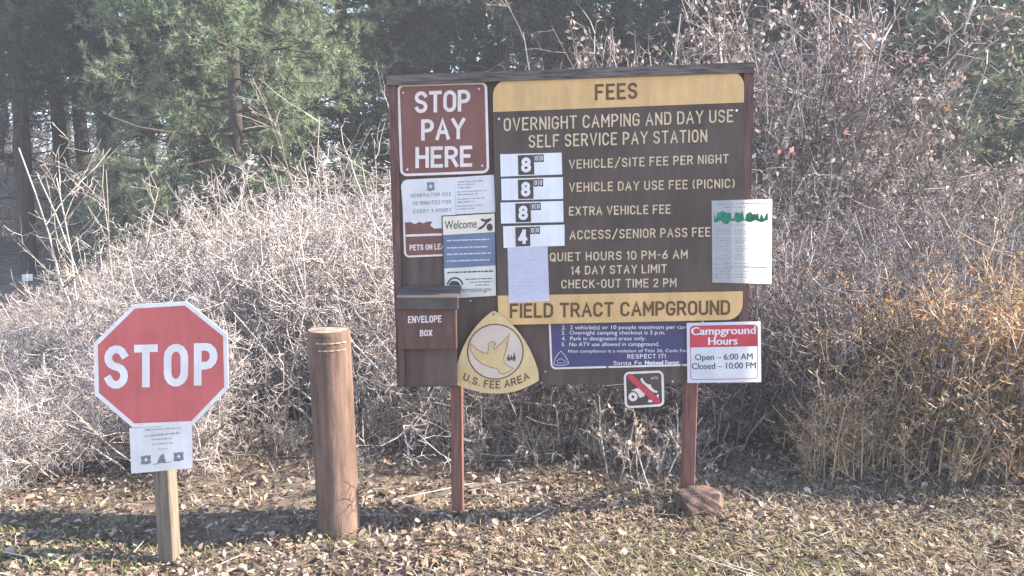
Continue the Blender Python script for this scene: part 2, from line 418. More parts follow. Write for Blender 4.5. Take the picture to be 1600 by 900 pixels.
# ------------------------------------------------------------------ ground
def fbm(x, y, seed=0):
    v = 0
    for k, (f, a) in enumerate(((.35, 1), (.9, .5), (2.1, .26), (4.7, .13))):
        v = v + a * np.sin(f * x * 1.7 + 1.3 * k + seed + 1.1 * np.sin(f * y * 1.3 + k)) * np.cos(f * y * 1.9 - .7 * k + seed * 1.7 + .9 * np.sin(f * x + 2 * k))
    return v
def ground_raw(x, y):
    x, y = np.asarray(x, float), np.asarray(y, float)
    near = np.exp(-((y - 3.8) / 3.0) ** 2 - (x / 4) ** 2)
    z = .05 * fbm(x, y) * (1 - .65 * near)
    z = z + .06 * np.clip(x - .6, 0, 3) * np.clip(1 - abs(y - 4.6) / 4, 0, 1)
    z = z + np.clip(y - 13, 0, 60) * .055 + np.clip(y - 5, 0, 6) * .025
    return z
FEET = []
for px_, py_, Y_ in ((262, 882, 3.54), (524, 840, 3.75), (713, 804, 4.10), (1082, 778, 4.10)):
    p_ = at(px_, py_, Y_); FEET.append((p_[0], Y_, p_[2] - float(ground_raw(p_[0], Y_))))
def ground_z(x, y):
    x, y = np.asarray(x, float), np.asarray(y, float); z = ground_raw(x, y)
    for fx, fy, dz in FEET: z = z + dz * np.exp(-((x - fx) / .3) ** 2 - ((y - fy) / .4) ** 2)
    return z
def axis(pts):
    o = []
    for a, b, s_ in pts: o += list(np.arange(a, b, s_))
    return np.array(o + [pts[-1][1]])
gx = axis([(-250, -60, 20), (-60, -12, 3), (-12, -5, .5), (-5, 5, .09), (5, 12, .5), (12, 60, 3), (60, 250, 20)])
gy = axis([(-120, -20, 10), (-20, 2, 1), (2, 8, .09), (8, 16, .5), (16, 60, 3), (60, 300, 20)])
X, Yg = np.meshgrid(gx, gy); Z = ground_z(X, Yg)
V = np.stack([X, Yg, Z], -1).reshape(-1, 3); nx = len(gx)
i, j = np.meshgrid(np.arange(nx - 1), np.arange(len(gy) - 1)); a = (j * nx + i).ravel()
ground = link_mesh("ground", V, np.stack([a, a + 1, a + nx + 1, a + nx], 1), M['soil'], None, True); tag(ground, kind="structure")

# ------------------------------------------------------------------ notice board
nb = empty("notice_board", at(890, 790, 4.05))
tag(nb, "large brown wooden notice board on two red-brown posts, covered with signs and papers", "notice board")
PANEL_Y = 4.05
slab("panel", [(613, 130), (1168, 108), (1163, 597), (622, 605)], PANEL_Y, .02, M['board'], nb)
slab("side_trim", [(606, 128), (621, 127.5), (629, 604), (620.5, 605)], 4.035, .05, M['trim'], nb)
slab("side_trim", [(1162.5, 110), (1178, 108), (1167, 600), (1153, 600)], 4.03, .06, M['trim'], nb)
slab("top_rail", [(603, 118), (1179, 97), (1179, 113), (604, 133)], 4.012, .10, M['cap'], nb)
for (xa, xb, yb) in ((703, 722, 812), (1073, 1092, 790)):
    p0 = at(xa, 560, 4.075); p1 = at(xb, 560, 4.075); zb = at(xa, yb, 4.1)[2] - .15
    box("post", p0[0], p1[0], 4.075, 4.15, zb, at(xa, 125, 4.075)[2], M['post'], nb, .005)

# pay here sign
def sign(name, label, q, rad, Y, th, m, cat="sign"):
    c = lerp2(q, .5, 1); t = empty(name, at(c[0], c[1], Y)); tag(t, label, cat)
    slab("panel", rounded(q, rad), Y, th, m, t)
    return t
def border(t, q, rad, Y, d, w, m, name="border"):
    s = Sheet(Y - .0015); s.strip(rounded(inset(q, d), max(rad - d, 1)), rounded(inset(q, d + w), max(rad - d - w, 1)), 0, True)
    return s.build(name, m, t)
q = [(620, 131), (761.5, 127), (765, 271), (625, 276)]
t = sign("pay_sign", "maroon square sign reading STOP PAY HERE at the top of the brown board", q, 11, 4.040, .004, M['maroon'])
border(t, q, 11, 4.040, .4, 4, M['pinkwhite'])
Sheet(4.0385).lines("lettering", M['pinkwhite'], t, [("STOP", 648, 735, 143, 177, 140, 174, 5.6), ("PAY", 658, 727, 186.5, 220, 184, 217.5, 5.6), ("HERE", 649, 738, 229.5, 263, 227.5, 260.5, 5.6)])
for p in ((630, 145), (748.5, 139), (636.5, 265), (753.5, 259)): screw(t, *p, 4.0395)

# pets sign, mostly covered
q = [(627.5, 281), (772, 277), (774, 397), (631, 403)]
t = sign("pets_sign", "maroon sign reading PETS ON LEASH half hidden under pale papers", q, 9, 4.046, .003, M['maroon'])
border(t, q, 9, 4.046, .4, 3, M['pinkwhite'])
s = Sheet(4.0445); s.strip([(634, 366.5), (771, 361.5)], [(634, 370), (771, 365)]); s.build("divider", M['pinkwhite'], t)
s = Sheet(4.0445); s.stroke("PETS ON LEASH", 640, 706, 382.5, 391.5, 380, 389, 1.6, .3); s.build("lettering", M['pinkwhite'], t)

rng = np.random.default_rng(4)
# generator notice
t = empty("generator_notice", at(670, 347, 4.043)); tag(t, "white generator use notice with torn bottom edge and grey shield", "paper notice")
slab("sheet", [(626.5, 290), (630, 283), (636, 280.6), (711, 277), (712.5, 352), (706, 358), (694, 356.5), (678, 357), (672, 352), (676, 346), (667, 346.5), (661, 349), (656, 346.5), (648, 350), (641, 347), (631, 347.5)], 4.043, .0006, M['paper'], t)
s = Sheet(4.0418); s.poly([(666.5, 284.5), (669, 285.2), (672.5, 284), (676, 285), (678.7, 283.7), (678.4, 290), (679.3, 297), (675.5, 297.3), (672.8, 298.8), (670, 297.6), (667, 298), (667.6, 291)])
s.build("shield", M['grey'], t)
s = Sheet(4.0411); s.poly([(672.8, 287), (674, 290), (676.5, 291), (674, 292.2), (673.2, 296), (671.6, 292.3), (669.3, 291.3), (671.6, 290)]); s.build("star", M['paper'], t)
Sheet(4.0418).lines("lettering", M['grey'], t, [("GENERATOR USE", 641, 705, 303, 308.5, 300, 306, .75, .42), ("30 MINUTES FOR", 644.5, 705, 314.7, 320.5, 312, 318, .75, .36), ("EVERY 3 HOURS", 646, 705, 327.6, 333.5, 324.6, 330.5, .75, .42)])
t = empty("printed_notice", at(742, 332, 4.0415)); tag(t, "small white printed notice beside the generator notice, above the welcome poster", "paper notice")
slab("sheet", [(711, 277), (772, 273), (774, 331.5), (712.5, 335)], 4.0415, .0006, M['paper'], t)
s = Sheet(4.0405)
for (y, f) in ((284.5, .75), (289, .5), (293.8, .42), (300, .85), (304.5, .6), (311.5, .8), (316, .5), (322.5, .75), (327, .5)): s.bars(714.5, 768, y, y - 3, 1.6, rng, f)
s.build("print", M['print'], t)

# welcome poster
q = [(690, 337), (773, 332), (775, 462), (694, 467)]
t = empty("welcome_poster", at(733, 465, 4.037)); tag(t, "tall welcome poster in cream and slate blue, tucked behind the envelope box lid", "poster")
slab("backing", q, 4.0375, .002, M['dark'], t)
def sub(q, v0, v1, d=1): return [lerp2(q, d / 83, v0), lerp2(q, 1, v0), lerp2(q, 1, v1), lerp2(q, d / 83, v1)]
wp = {}
for nm, v0, v1, mm in (("header", .012, .234, 'cream'), ("blue_band", .234, .636, 'bluegrey'), ("footer", .636, 1, 'greycream')):
    s = Sheet(4.0365); s.poly(sub(q, v0, v1, 1.6)); wp[nm] = s.build(nm, M[mm], t)
s = Sheet(4.0357); s.font("Welcome", 695, 745, 345.5, 358.5, 342.5, 355.5, .004); s.build("lettering", M['dark'], wp["header"])
s = Sheet(4.0357); s.poly([(751, 341), (758, 343), (767, 340.5), (768, 343.5), (762, 348), (757, 354), (752, 358), (748, 358.5), (744, 361), (748, 356), (754, 352), (758, 347), (752, 345)])
s.poly([(765 + 5 * math.cos(k * .7), 355 + 6 * math.sin(k * .7)) for k in range(9)])
s.build("crossed_emblem", M['dark'], wp["header"])
s = Sheet(4.0357); s.bars(699, 770, 426, 423.5, 2.2, rng); s.bars(727, 768, 436.5, 435, 1.4, rng); s.bars(735, 768, 441, 440, 1.2, rng); s.bars(742, 764, 445.5, 445, 1.2, rng); s.build("print", M['dark'], wp["footer"])
s = Sheet(4.0357); s.font("recreation.gov", 719, 768, 449.5, 456.5, 448, 455); s.build("lettering", M['dark'], wp["footer"])
s = Sheet(4.0357); s.strip(arc(711, 446, 13, -13, 175, 5, 12), arc(711, 446, 10.5, -10.5, 175, 5, 12)); s.poly([(701, 446), (704, 440), (709, 438.5), (716, 440), (720, 446)])
s.build("round_badge", M['dark'], wp["footer"])
s = Sheet(4.0357)
for y in (376, 387.5, 397.5, 408): s.bars(698, 770 - rng.uniform(0, 8), y, y - 2.2, 2.0, rng)
s.build("print", M['lightprint'], wp["blue_band"])

# rules sign behind the fee sign
q = [(856, 478), (1100, 474), (1100, 571.5), (860, 577.5)]
t = sign("rules_sign", "dark blue campground rules sign with white border below the yellow band", q, 9, 4.046, .003, M['blue'])
border(t, q, 9, 4.046, .3, 3, M['pinkwhite'])
rows = []
for num, txt, xr, y, h in (("2.", "2 vehicle(s) or 10 people maximum per campsite", 1094, 514.6, 6), ("3.", "Overnight camping checkout is 2 p.m.", 1039, 523, 6), ("4.", "Park in designated areas only.", 1009, 532, 6), ("5.", "No ATV use allowed in campground.", 1030, 541, 6)):
    e = y - (xr - 877) * .004; rows.append((num + "  " + txt, 877.5, xr, y - h, y, e - h, e, .004))
Sheet(4.0445).lines("lettering", M['stopwhite'], t, rows + [("Non compliance is a violation of Title 36, Code Federal", 888, 1088, 546.2, 551, 545.2, 550), ("Santa Fe", 958.5, 1003, 564, 570, 563.7, 569.7, .006), ("National Forest", 1008, 1061, 563.5, 569.7, 563, 569.2, .03)], 'font')
Sheet(4.0445).lines("lettering", M['stopwhite'], t, [("RESPECT IT!", 980, 1040, 553.5, 560.5, 553, 560, 1.1, .3)])
s = Sheet(4.0445); E = [(876.5, 548.5), (882, 554.5), (887, 563), (888.5, 568), (884, 570), (876, 571), (868, 570.3), (865, 568.5), (867, 561), (871, 554)]
s.ribbon(E + [E[0]], 1); s.ribbon([(870, 564), (876, 560), (880, 562), (885, 566)], .8); s.ribbon([(871, 567), (878, 567.5), (883, 566)], .7); s.build("emblem", M['lightprint'], t)
for p in ((949, 573), (1065, 571.5)): screw(t, *p, 4.0445, .007, M['stoppost'])

# no-vehicles sign
q = [(974, 581), (1037, 578.3), (1038.5, 635), (976, 638.5)]
t = sign("prohibition_sign", "small brown square sign with a red slash across a white quad bike", q, 9, 4.042, .003, M['fee'])
border(t, q, 9, 4.042, .3, 3.6, M['pinkwhite'])
s = Sheet(4.0405)
s.strip([(989 + 7.2 * math.cos(k * .5236), 620 + 7.2 * math.sin(k * .5236)) for k in range(12)], [(989 + 2.4 * math.cos(k * .5236), 620 + 2.4 * math.sin(k * .5236)) for k in range(12)], 0, True)
s.poly([(985, 610.5), (990, 608.5), (995, 606.2), (999, 607.5), (1003.5, 612), (1008, 616), (1006, 619.5), (1001, 621.5), (997.8, 619.5), (996.5, 614.5), (992, 611.3)])
s.poly([(1001, 591), (1004, 590.5), (1005, 594), (1008.5, 598), (1012.5, 600.5), (1016.5, 601), (1018, 605), (1022.5, 609.5), (1028, 611), (1027, 614), (1021, 613), (1015, 609), (1009.5, 603), (1003.5, 598.2), (1001, 594.5)])
s.poly([(1026, 616.5), (1029, 615.5), (1029.5, 621), (1027, 622.5)])
s.poly([(1014, 624), (1020, 626), (1019, 629), (1012, 628)])
s.font("ATV", 1017, 1028.5, 589, 593, 588.6, 592.6, .01); s.build("pictogram", M['pinkwhite'], t)
s = Sheet(4.0398); s.poly([(980, 584.5), (986, 583.6), (1031, 624), (1031.5, 631), (1025.5, 632), (981, 591)]); s.build("slash", M['hoursred'], t)

# fee sign
FY = 4.025
t = empty("fee_sign", at(968, 506, FY)); tag(t, "large dark brown routed fee sign with yellow bands reading FEES and FIELD TRACT CAMPGROUND", "sign")
slab("panel", rounded([(769, 124), (1163.5, 109), (1160.5, 500), (779, 508.5)], [26, 26, 24, 4]), FY, .019, M['fee'], t)
s = Sheet(FY - .002); s.poly(rounded([(770, 124.6), (1162.8, 109.6), (1162.6, 160), (770.5, 175)], [25, 25, 0, 0])); hb = s.build("header_band", M['yellow'], t)
s = Sheet(FY - .002); s.poly(rounded([(777.5, 462), (1161, 455), (1160, 499.4), (779.5, 507.8)], [0, 0, 24, 3])); fb = s.build("footer_band", M['yellow'], t)
Sheet(FY - .0035).lines("lettering", M['dkbrown'], hb, [("FEES", 929.5, 996, 131.5, 157, 128.7, 154.5, 4.2, .32)])
Sheet(FY - .0035).lines("lettering", M['dkbrown'], fb, [("FIELD TRACT CAMPGROUND", 796.5, 1141, 474.3, 497.3, 468.8, 492, 3.9, .27)])
Sheet(FY - .0018).lines("lettering", M['routed'], t, (("OVERNIGHT CAMPING AND DAY USE", 787, 1146, 184.5, 205, 170.8, 191, 2.5, .3), ("SELF SERVICE PAY STATION", 826, 1105, 211, 231, 202, 222, 2.5, .32),
             ("VEHICLE/SITE FEE PER NIGHT", 889, 1138.5, 249.6, 264, 240.6, 255, 2.0, .32), ("VEHICLE DAY USE FEE (PICNIC)", 889, 1148, 285.5, 300, 279, 293.6, 2.0, .32),
             ("EXTRA VEHICLE FEE", 889, 1048, 323, 337, 319.5, 333.8, 2.0, .32), ("ACCESS/SENIOR PASS FEE", 890, 1110, 360, 374.4, 354.8, 369.6, 2.0, .32),
             ("QUIET HOURS 10 PM-6 AM", 859, 1074.5, 394.8, 408.6, 390, 404, 2.0, .32), ("14 DAY STAY LIMIT", 892, 1042, 415.8, 429.3, 412.6, 426.3, 2.0, .32),
             ("CHECK-OUT TIME 2 PM", 877, 1057, 437.2, 450.8, 434.6, 448.4, 2.0, .32)))
for p in ((779.5, 186), (1150.5, 173)): screw(t, *p, FY - .001, .0065)

# price plates
for q, x0, x1, dg, lab in (([(781.5, 241), (877.5, 238.5), (878.5, 272.5), (782.5, 276)], 809, 834, "8", "white price plate reading 8.00 beside the words vehicle/site fee per night"),
                     ([(783, 279.3), (879.5, 276.8), (880, 310.8), (784, 313)], 809, 833, "8", "white price plate reading 8.00 beside the words vehicle day use fee"),
                     ([(782, 316.5), (880, 314), (880.5, 347), (783, 349.4)], 805, 829, "8", "white price plate reading 8.00 beside the words extra vehicle fee"),
                     ([(786, 353.5), (882, 351), (882.3, 384), (787, 387.3)], 805, 828, "4", "white price plate reading 4.00 beside the words access/senior pass fee")):
    t = empty("price_plate", at(*lerp2(q, .5, 1), 4.021)); tag(t, lab, "price plate", "price plates on the fee sign")
    slab("plate", q, 4.021, .003, M['white'], t)
    W_ = q[1][0] - q[0][0]; u0, u1 = (x0 - q[0][0]) / W_, (x1 - q[0][0]) / W_
    s = Sheet(4.0198); s.poly([lerp2(q, u0, .06), lerp2(q, u1, .06), lerp2(q, u1, .96), lerp2(q, u0, .96)])
    for k in (0, 1): s.poly([lerp2(q, u1 + .005 + k * .083, .05), lerp2(q, u1 + .078 + k * .083, .05), lerp2(q, u1 + .078 + k * .083, .40), lerp2(q, u1 + .005 + k * .083, .40)])
    tl_ = s.build("digit_tile", M['fee'], t)
    s = Sheet(4.0188); a = lerp2(q, u0 + (u1 - u0) * .2, .17); b = lerp2(q, u0 + (u1 - u0) * .8, .87)
    s.stroke(dg, a[0], b[0], a[1], b[1], a[1] - .3, b[1] - .3, 5.2)
    for k in (0, 1):
        a = lerp2(q, u1 + .022 + k * .083, .11); b = lerp2(q, u1 + .060 + k * .083, .34); s.stroke("0", a[0], b[0], a[1], b[1], a[1], b[1], 1.2)
    s.build("digit", M['white'], tl_)

# loose white paper below the plates
q = [(793, 386.5), (855.5, 385.5), (858.5, 470.5), (795, 473.5)]
crv = lambda x, y: .004 * max(0, (y - 455) / 18) ** 2 + .003 * max(0, (x - 850) / 8) ** 2
t = empty("schedule_paper", at(826, 472, 4.019)); tag(t, "plain lavender white paper with faint lines, below the 4.00 price plate", "paper notice")
sheet_grid("sheet", q, 4.019, M['lavpaper'], t, crv, 10, 10)
s = Sheet(4.018, crv); s.bars(814, 836, 392.5, 392.2, 1.6, rng)
for y in (398, 406, 411, 419, 425, 432, 439, 445, 452, 459): s.bars(801, 852, y, y - 1, 1.6, rng, rng.uniform(.6, 1))
s.build("print", M['faintprint'], t)

# tree poster overhanging the edge
q = [(1112, 313.5), (1206.5, 311), (1205.5, 443.5), (1113, 441.5)]
crv = lambda x, y: .075 * max(0, (x - 1164) / 42) ** 1.15 + .001
t = empty("tree_poster", at(1159, 442, 4.022)); tag(t, "white poster with a row of green trees, overhanging the board's post", "poster")
sheet_grid("sheet", q, 4.022, M['poster'], t, crv, 24, 6)
s = Sheet(4.021, crv); top = []; rr = random.Random(5); x = 1116.0
while x < 1201:
    top.append((x, rr.choice((331, 332, 334, 336, 333, 343, 342)) + rr.uniform(-1, 1))); x += rr.uniform(1.6, 3.4)
top[len(top) // 6] = (top[len(top) // 6][0], 329); top[len(top) // 2] = (top[len(top) // 2][0], 329); top[int(len(top) * .78)] = (top[int(len(top) * .78)][0], 330)
s.strip(top, [(p[0], 346 + 1.6 * math.sin(p[0] * .35) + (3 if abs(p[0] - 1134) < 4 else 0)) for p in top]); s.build("tree_row", M['green'], t)
s = Sheet(4.021, crv)
s.bars(1116, 1198, 318.5, 317.3, 2, rng); s.bars(1130, 1165, 324, 323.5, 1.3, rng); s.bars(1117, 1199, 352, 351, 1.0, rng, .95)
for k in range(17):
    y = 359 + k * 3.3
    if k % 4 != 3: s.bars(1118, 1143, y, y, 1.1, rng, rng.uniform(.7, 1)); s.bars(1147, 1172, y, y, 1.1, rng, rng.uniform(.6, 1)); s.bars(1176, 1199, y, y, .7, rng, rng.uniform(.5, 1))
for y in (424, 428.5, 433): s.bars(1117, 1142, y, y, 1.3, rng); s.bars(1147, 1170, y, y, 1.2, rng)
s.strip([(1117, 415.4), (1198, 417)], [(1117, 417), (1198, 418.8)])
s.build("print", M['print'], t)

# campground hours sign
q = [(1073, 504.5), (1188.5, 502), (1189.5, 597), (1074, 598.5)]
crv = lambda x, y: .02 * max(0, (x - 1166) / 23) ** 1.4
t = empty("hours_sign", at(1131, 598, 4.018)); tag(t, "white and red sign reading Campground Hours on the board's lower corner", "sign")
sheet_grid("panel", q, 4.018, M['plastic'], t, crv, 20, 3)
s = Sheet(4.0172, crv); qi = inset(q, 5); s.strip(rounded(qi, 6), rounded(inset(q, 5.9), 5.4), 0, True); s.build("border", M['hoursred'], t)
s = Sheet(4.0166, crv); xs_ = [1078, 1078.6, 1080, 1082, 1084.5] + list(range(1088, 1178, 6)) + [1178, 1180.5, 1182.3, 1183.6, 1184.2]
cut = lambda x: 6 - math.sqrt(max(0, 36 - max(0, 1084 - x, x - 1178.2) ** 2))
s.strip([(x, 509 - (x - 1078) * .019 + cut(x)) for x in xs_], [(x, 543 - (x - 1078) * .019) for x in xs_]); rb = s.build("red_band", M['hoursred'], t)
s = Sheet(4.0155, crv); s.lines("lettering", M['white'], rb, [("Campground", 1080.5, 1180.5, 511.5, 523.5, 509.5, 521.5, .02), ("Hours", 1107, 1152, 527, 539, 526.2, 538.2, .02)], 'font')
s = Sheet(4.0166, crv); s.lines("lettering", M['dark'], t, [("Open \u2013 6:00 AM", 1086, 1176, 553.5, 563, 552, 561.5, .01), ("Closed \u2013 10:00 PM", 1081, 1181, 567.5, 577, 566, 575.5, .01)], 'font')

# fee area emblem sign
t = empty("emblem_sign", at(775, 614, 4.012)); tag(t, "cream rounded triangular sign with a bird, reading U.S. FEE AREA", "sign")
def bez(a, c, b, n=10): return [tuple((1 - k / n) ** 2 * np.array(a) + 2 * (1 - k / n) * k / n * np.array(c) + (k / n) ** 2 * np.array(b)) for k in range(n)]
out = bez((773.5, 486), (822, 516), (840.5, 578)) + bez((840.5, 578), (842.5, 588), (841.5, 595)) + bez((841.5, 595), (808, 616), (774, 615)) + bez((774, 615), (742, 614), (711, 600)) + bez((711, 600), (709, 592), (711.5, 583)) + bez((711.5, 583), (722, 522), (768, 487)) + [(768, 487)]
slab("plate", out, 4.012, .004, M['emblem'], t)
s = Sheet(4.0106); C_ = (774, 549.5); s.poly([(C_[0] + 43.5 * math.cos(k * math.pi / 20), C_[1] + 43 * math.sin(k * math.pi / 20)) for k in range(40)][::-1]); dc = s.build("disc", M['disc'], t)
s = Sheet(4.0096); s.strip(arc(*C_, 44.2, 43.7, 0, 360, 40)[:-1], arc(*C_, 42.4, 41.9, 0, 360, 40)[:-1], 0, True); s.build("ring", M['dkbrown'], dc)
bird = [(736, 537), (744, 545), (754, 550.5), (762, 552.5), (764, 537), (767.5, 534.5), (772, 534.3), (774.5, 537.5), (771.5, 541), (772, 546), (784, 536), (796, 521), (793.5, 534), (791, 546), (788.5, 552), (787, 560), (787.5, 566), (792, 571), (802, 575.5), (796, 580), (786, 585), (780, 582), (777, 576), (765, 573.5), (753, 568.5), (742, 559), (735, 546)]
s = Sheet(4.0098); s.poly(bird[::-1]); s.build("bird", M['emblem'], dc)
s = Sheet(4.0088); s.ribbon(bird + [bird[0]], .9); s.build("bird_outline", M['line'], dc)
s = Sheet(4.0088)
for (x, y, h) in ((794.5, 561, 11), (799, 560.5, 8), (803.5, 560, 14)):
    s.poly([(x - 1.3, y + h * .4), (x - 2.2, y - h * .15), (x - .6, y - h * .38), (x + .8, y - h * .38), (x + 2.2, y - h * .1), (x + 1.4, y + h * .4), (x + .2, y + h * .1)])
    s.poly([(x + 1.2 * math.cos(k), y - h * .5 + 1.3 * math.sin(k)) for k in range(6)])
s.build("family_figures", M['dark'], dc)
s = Sheet(4.0106)
polys, tot = stroke_layout("U.S. FEE AREA", .3)
for pl in polys:
    pp = []
    for (x, y) in pl:
        u = x / tot - .5; X_ = 775.5 + u * 103; sag = 606.2 - 58 * u * u - 1.5 * u; ang = 1.15 * u; h = 10.5
        pp.append((X_ + math.sin(-ang) * (-0) + y * h * math.sin(-ang) * .55, sag - y * h * math.cos(ang)))
    s.ribbon(pp, 2.0)
s.build("lettering", M['dkbrown'], t)
screw(t, 771, 491, 4.011, .005, M['line'])

# envelope box
t = empty("envelope_box", at(667, 604, 4.04)); tag(t, "brown wooden envelope box with a slate grey sloping lid", "drop box")
a, b = at(621, 470, 3.9), at(713, 470, 3.9); z1, z0 = at(667, 462, 3.9)[2], at(667, 546, 3.9)[2]
box("box_body", a[0], b[0], 3.9, 4.033, z0, z1, M['boxwood'], t, .004)
lx0, lx1 = at(619, 470, 3.885)[0], at(716, 470, 3.885)[0]
zt, zf, zb_ = at(667, 446, 4.035)[2] , at(667, 464, 3.878)[2], at(667, 484, 3.878)[2]
V = [(lx0, 3.878, zb_), (lx1, 3.878, zb_), (lx1, 3.878, zf), (lx0, 3.878, zf), (lx0 + .004, 4.033, zt), (lx1 + .006, 4.033, zt), (lx1 + .006, 4.033, zt - .03), (lx0 + .004, 4.033, zt - .03), (lx0, 3.897, zb_), (lx1, 3.897, zb_), (lx1, 3.897, zf - .012), (lx0, 3.897, zf - .012)]
o = link_mesh("lid", V, [[0, 1, 2, 3][::-1][::-1], [3, 2, 5, 4], [4, 5, 6, 7], [7, 6, 10, 11], [11, 10, 9, 8], [8, 9, 1, 0], [1, 9, 10, 6, 5, 2], [0, 3, 4, 7, 11, 8]], M['lid'], t)
bv = o.modifiers.new("Bevel", 'BEVEL'); bv.width = .003
a = at(622, 546, 3.93); b = at(713, 546, 3.93)
box("side_board", a[0], at(631, 546, 3.93)[0], 3.93, 4.033, at(667, 604, 3.93)[2], z0 - .003, M['boxwood'], t, .002)
box("lower_panel", at(632, 546, 3.96)[0], at(713, 546, 3.96)[0], 3.96, 4.033, at(667, 603, 3.96)[2], z0 - .003, M['board'], t, .002)
Sheet(3.8985).lines("lettering", M['pinkwhite'], t, [("ENVELOPE", 637.5, 690, 494, 505, 492.5, 503.5, 1.9, .3), ("BOX", 656, 675.5, 515.5, 525.5, 515, 525, 1.8, .3)])

# stray staples and screws on the bare panel belong to the board
for p in ((852, 580.5), (1051, 596), (846, 598), (735, 470), (790, 452)): screw(nb, *p, 4.049, .005)

# ------------------------------------------------------------------ stop sign on its post
SY = 3.50
t = empty("stop_sign", at(262, 885, 3.53)); tag(t, "red octagonal STOP sign, colour paled for glare, on a weathered wooden post", "road sign")
octo = [(208, 476), (291, 471), (355, 522), (357, 607), (302, 664), (207, 668), (148, 617), (146, 537)]
cx_, cy_ = np.mean(octo, 0)
slab("sign_plate", octo, SY, .004, M['stopwhite'], t)
s = Sheet(SY - .0012); s.poly([(cx_ + (x - cx_) * .935, cy_ + (y - cy_) * .935) for x, y in octo]); s.build("red_field", M['red'], t)
s = Sheet(SY - .0024); s.stroke("STOP", 163, 340, 540, 608, 535.5, 602, 12.0, .4); s.build("lettering", M['stopwhite'], t)
p0, p1 = at(246.5, 800, 3.53), at(271, 800, 3.53)
box("post", p0[0], p1[0], SY + .004, SY + .092, at(262, 885, 3.5)[2] - .15, at(262, 500, 3.5)[2], M['stoppost'], t, .005)
q = [(202, 669), (300, 664), (301, 731.5), (205, 740)]
crv = lambda x, y: .012 * max(0, (x - 270) / 31) ** 2 * max(0, (y - 690) / 45)
t = empty("registration_notice", at(252, 736, 3.497)); tag(t, "white laminated notice fixed to the wooden post under the STOP sign", "paper notice")
sheet_grid("sheet", q, 3.4985, M['paper'], t, crv, 12, 8)
s = Sheet(3.497, crv); s.bars(226, 283, 672, 668.5, 1.8, rng); s.bars(226, 281, 681.5, 676.5, 2.4, rng); s.bars(238, 271, 687, 685, 1.7, rng); s.bars(238, 270, 694.5, 692, 1.6, rng); s.bars(247, 262, 702, 701, 1.4, rng); s.bars(239, 248, 725.5, 724.5, 2, rng); s.bars(259, 268, 722.8, 722, 2.4, rng)
s.build("print", M['print'], t)
s = Sheet(3.4974, crv)
for (x, y) in ((228, 718), (279, 713)): s.poly([(x - 8, y - 6), (x - 4, y - 5), (x, y - 6.5), (x + 4, y - 6), (x + 7.5, y - 7.5), (x + 7.2, y), (x + 8.3, y + 5.5), (x + 4, y + 6.5), (x, y + 8), (x - 4, y + 7.3), (x - 8.3, y + 8), (x - 7.3, y)])
s.poly([(245, 724), (249, 714), (252, 711), (255, 708.5), (257, 714), (259.5, 723.5)])
s.build("shield", M['grey'], t)
s = Sheet(3.4966, crv)
for (x, y) in ((228, 718), (279, 713)): s.poly([(x, y - 3.5), (x + 1.5, y - 1), (x + 4, y), (x + 1.6, y + 1.4), (x + .6, y + 4.2), (x - 1.2, y + 1.6), (x - 3.6, y + .6), (x - 1.4, y - 1)])
s.build("star", M['paper'], t)

# ------------------------------------------------------------------ wooden bollard
BY = 3.83
base = at(524, 838, BY - .08); topc = at(513.5, 515, BY)
t = empty("bollard", (base[0], BY, base[2])); tag(t, "thick round wooden bollard between the STOP sign and the notice board", "bollard")
rad = 33.5 / F_PX * BY; nS = 40; rows = []; zt, z0 = topc[2], base[2] - .15
rngb = np.random.default_rng(11)
zs = [z0, z0 + .15, z0 + .4, z0 + .7, z0 + .9, zt - .085, zt - .065, zt - .06, zt - .045, zt - .01, zt]
rr_ = [1.04, 1.03, 1.01, 1.0, .995, .99, .99, .985, .99, .985, .955]
V = []
for z, r_ in zip(zs, rr_):
    f = (z - base[2]) / (zt - base[2]); X0 = base[0] + (topc[0] - base[0]) * f
    for k in range(nS):
        a = 2 * math.pi * k / nS; w = 1 + .012 * math.sin(3 * a + z * 2) + .008 * math.sin(7 * a + 1)
        V.append((X0 + rad * r_ * w * math.cos(a), BY + rad * r_ * w * math.sin(a), z))
F = [[i * nS + k, i * nS + (k + 1) % nS, (i + 1) * nS + (k + 1) % nS, (i + 1) * nS + k] for i in range(len(zs) - 1) for k in range(nS)]
link_mesh("shaft", V, F, M['log'], t, True)
V = [(topc[0] + rad * .955 * math.cos(2 * math.pi * k / nS) * (1 + .012 * math.sin(6 * math.pi * k / nS)), BY + rad * .955 * math.sin(2 * math.pi * k / nS), zt + .0005) for k in range(nS)] + [(topc[0], BY, zt + .006)]
link_mesh("end_grain", V, [[k, (k + 1) % nS, nS] for k in range(nS)], M['logtop'], t)
def band(nm, zc, h, a0, a1, m, out=.0025):
    f = (zc - base[2]) / (zt - base[2]); X0 = base[0] + (topc[0] - base[0]) * f; V = []; n = 14
    for k in range(n + 1):
        a = R(a0 + (a1 - a0) * k / n); hh = h * (.6 + .4 * math.sin(k * 2.1)); w = 1 + .012 * math.sin(3 * a + zc * 2) + .008 * math.sin(7 * a + 1)
        for s_ in (-1, 1): V.append((X0 + (rad * .995 * w + out) * math.cos(a), BY + (rad * .995 * w + out) * math.sin(a), zc + s_ * hh / 2))
    link_mesh(nm, V, [[2 * k, 2 * k + 2, 2 * k + 3, 2 * k + 1] for k in range(n)], m, t, True)
for (y, h, a0, a1, m) in ((528, .008, 244, 286, 'dark'), (537, .011, 246, 335, 'pale'), (548.5, .009, 252, 330, 'pale')):
    band("notch" if m == 'dark' else "scraped_band", at(513, y, BY - .1)[2], h, a0, a1, M[m], .003)

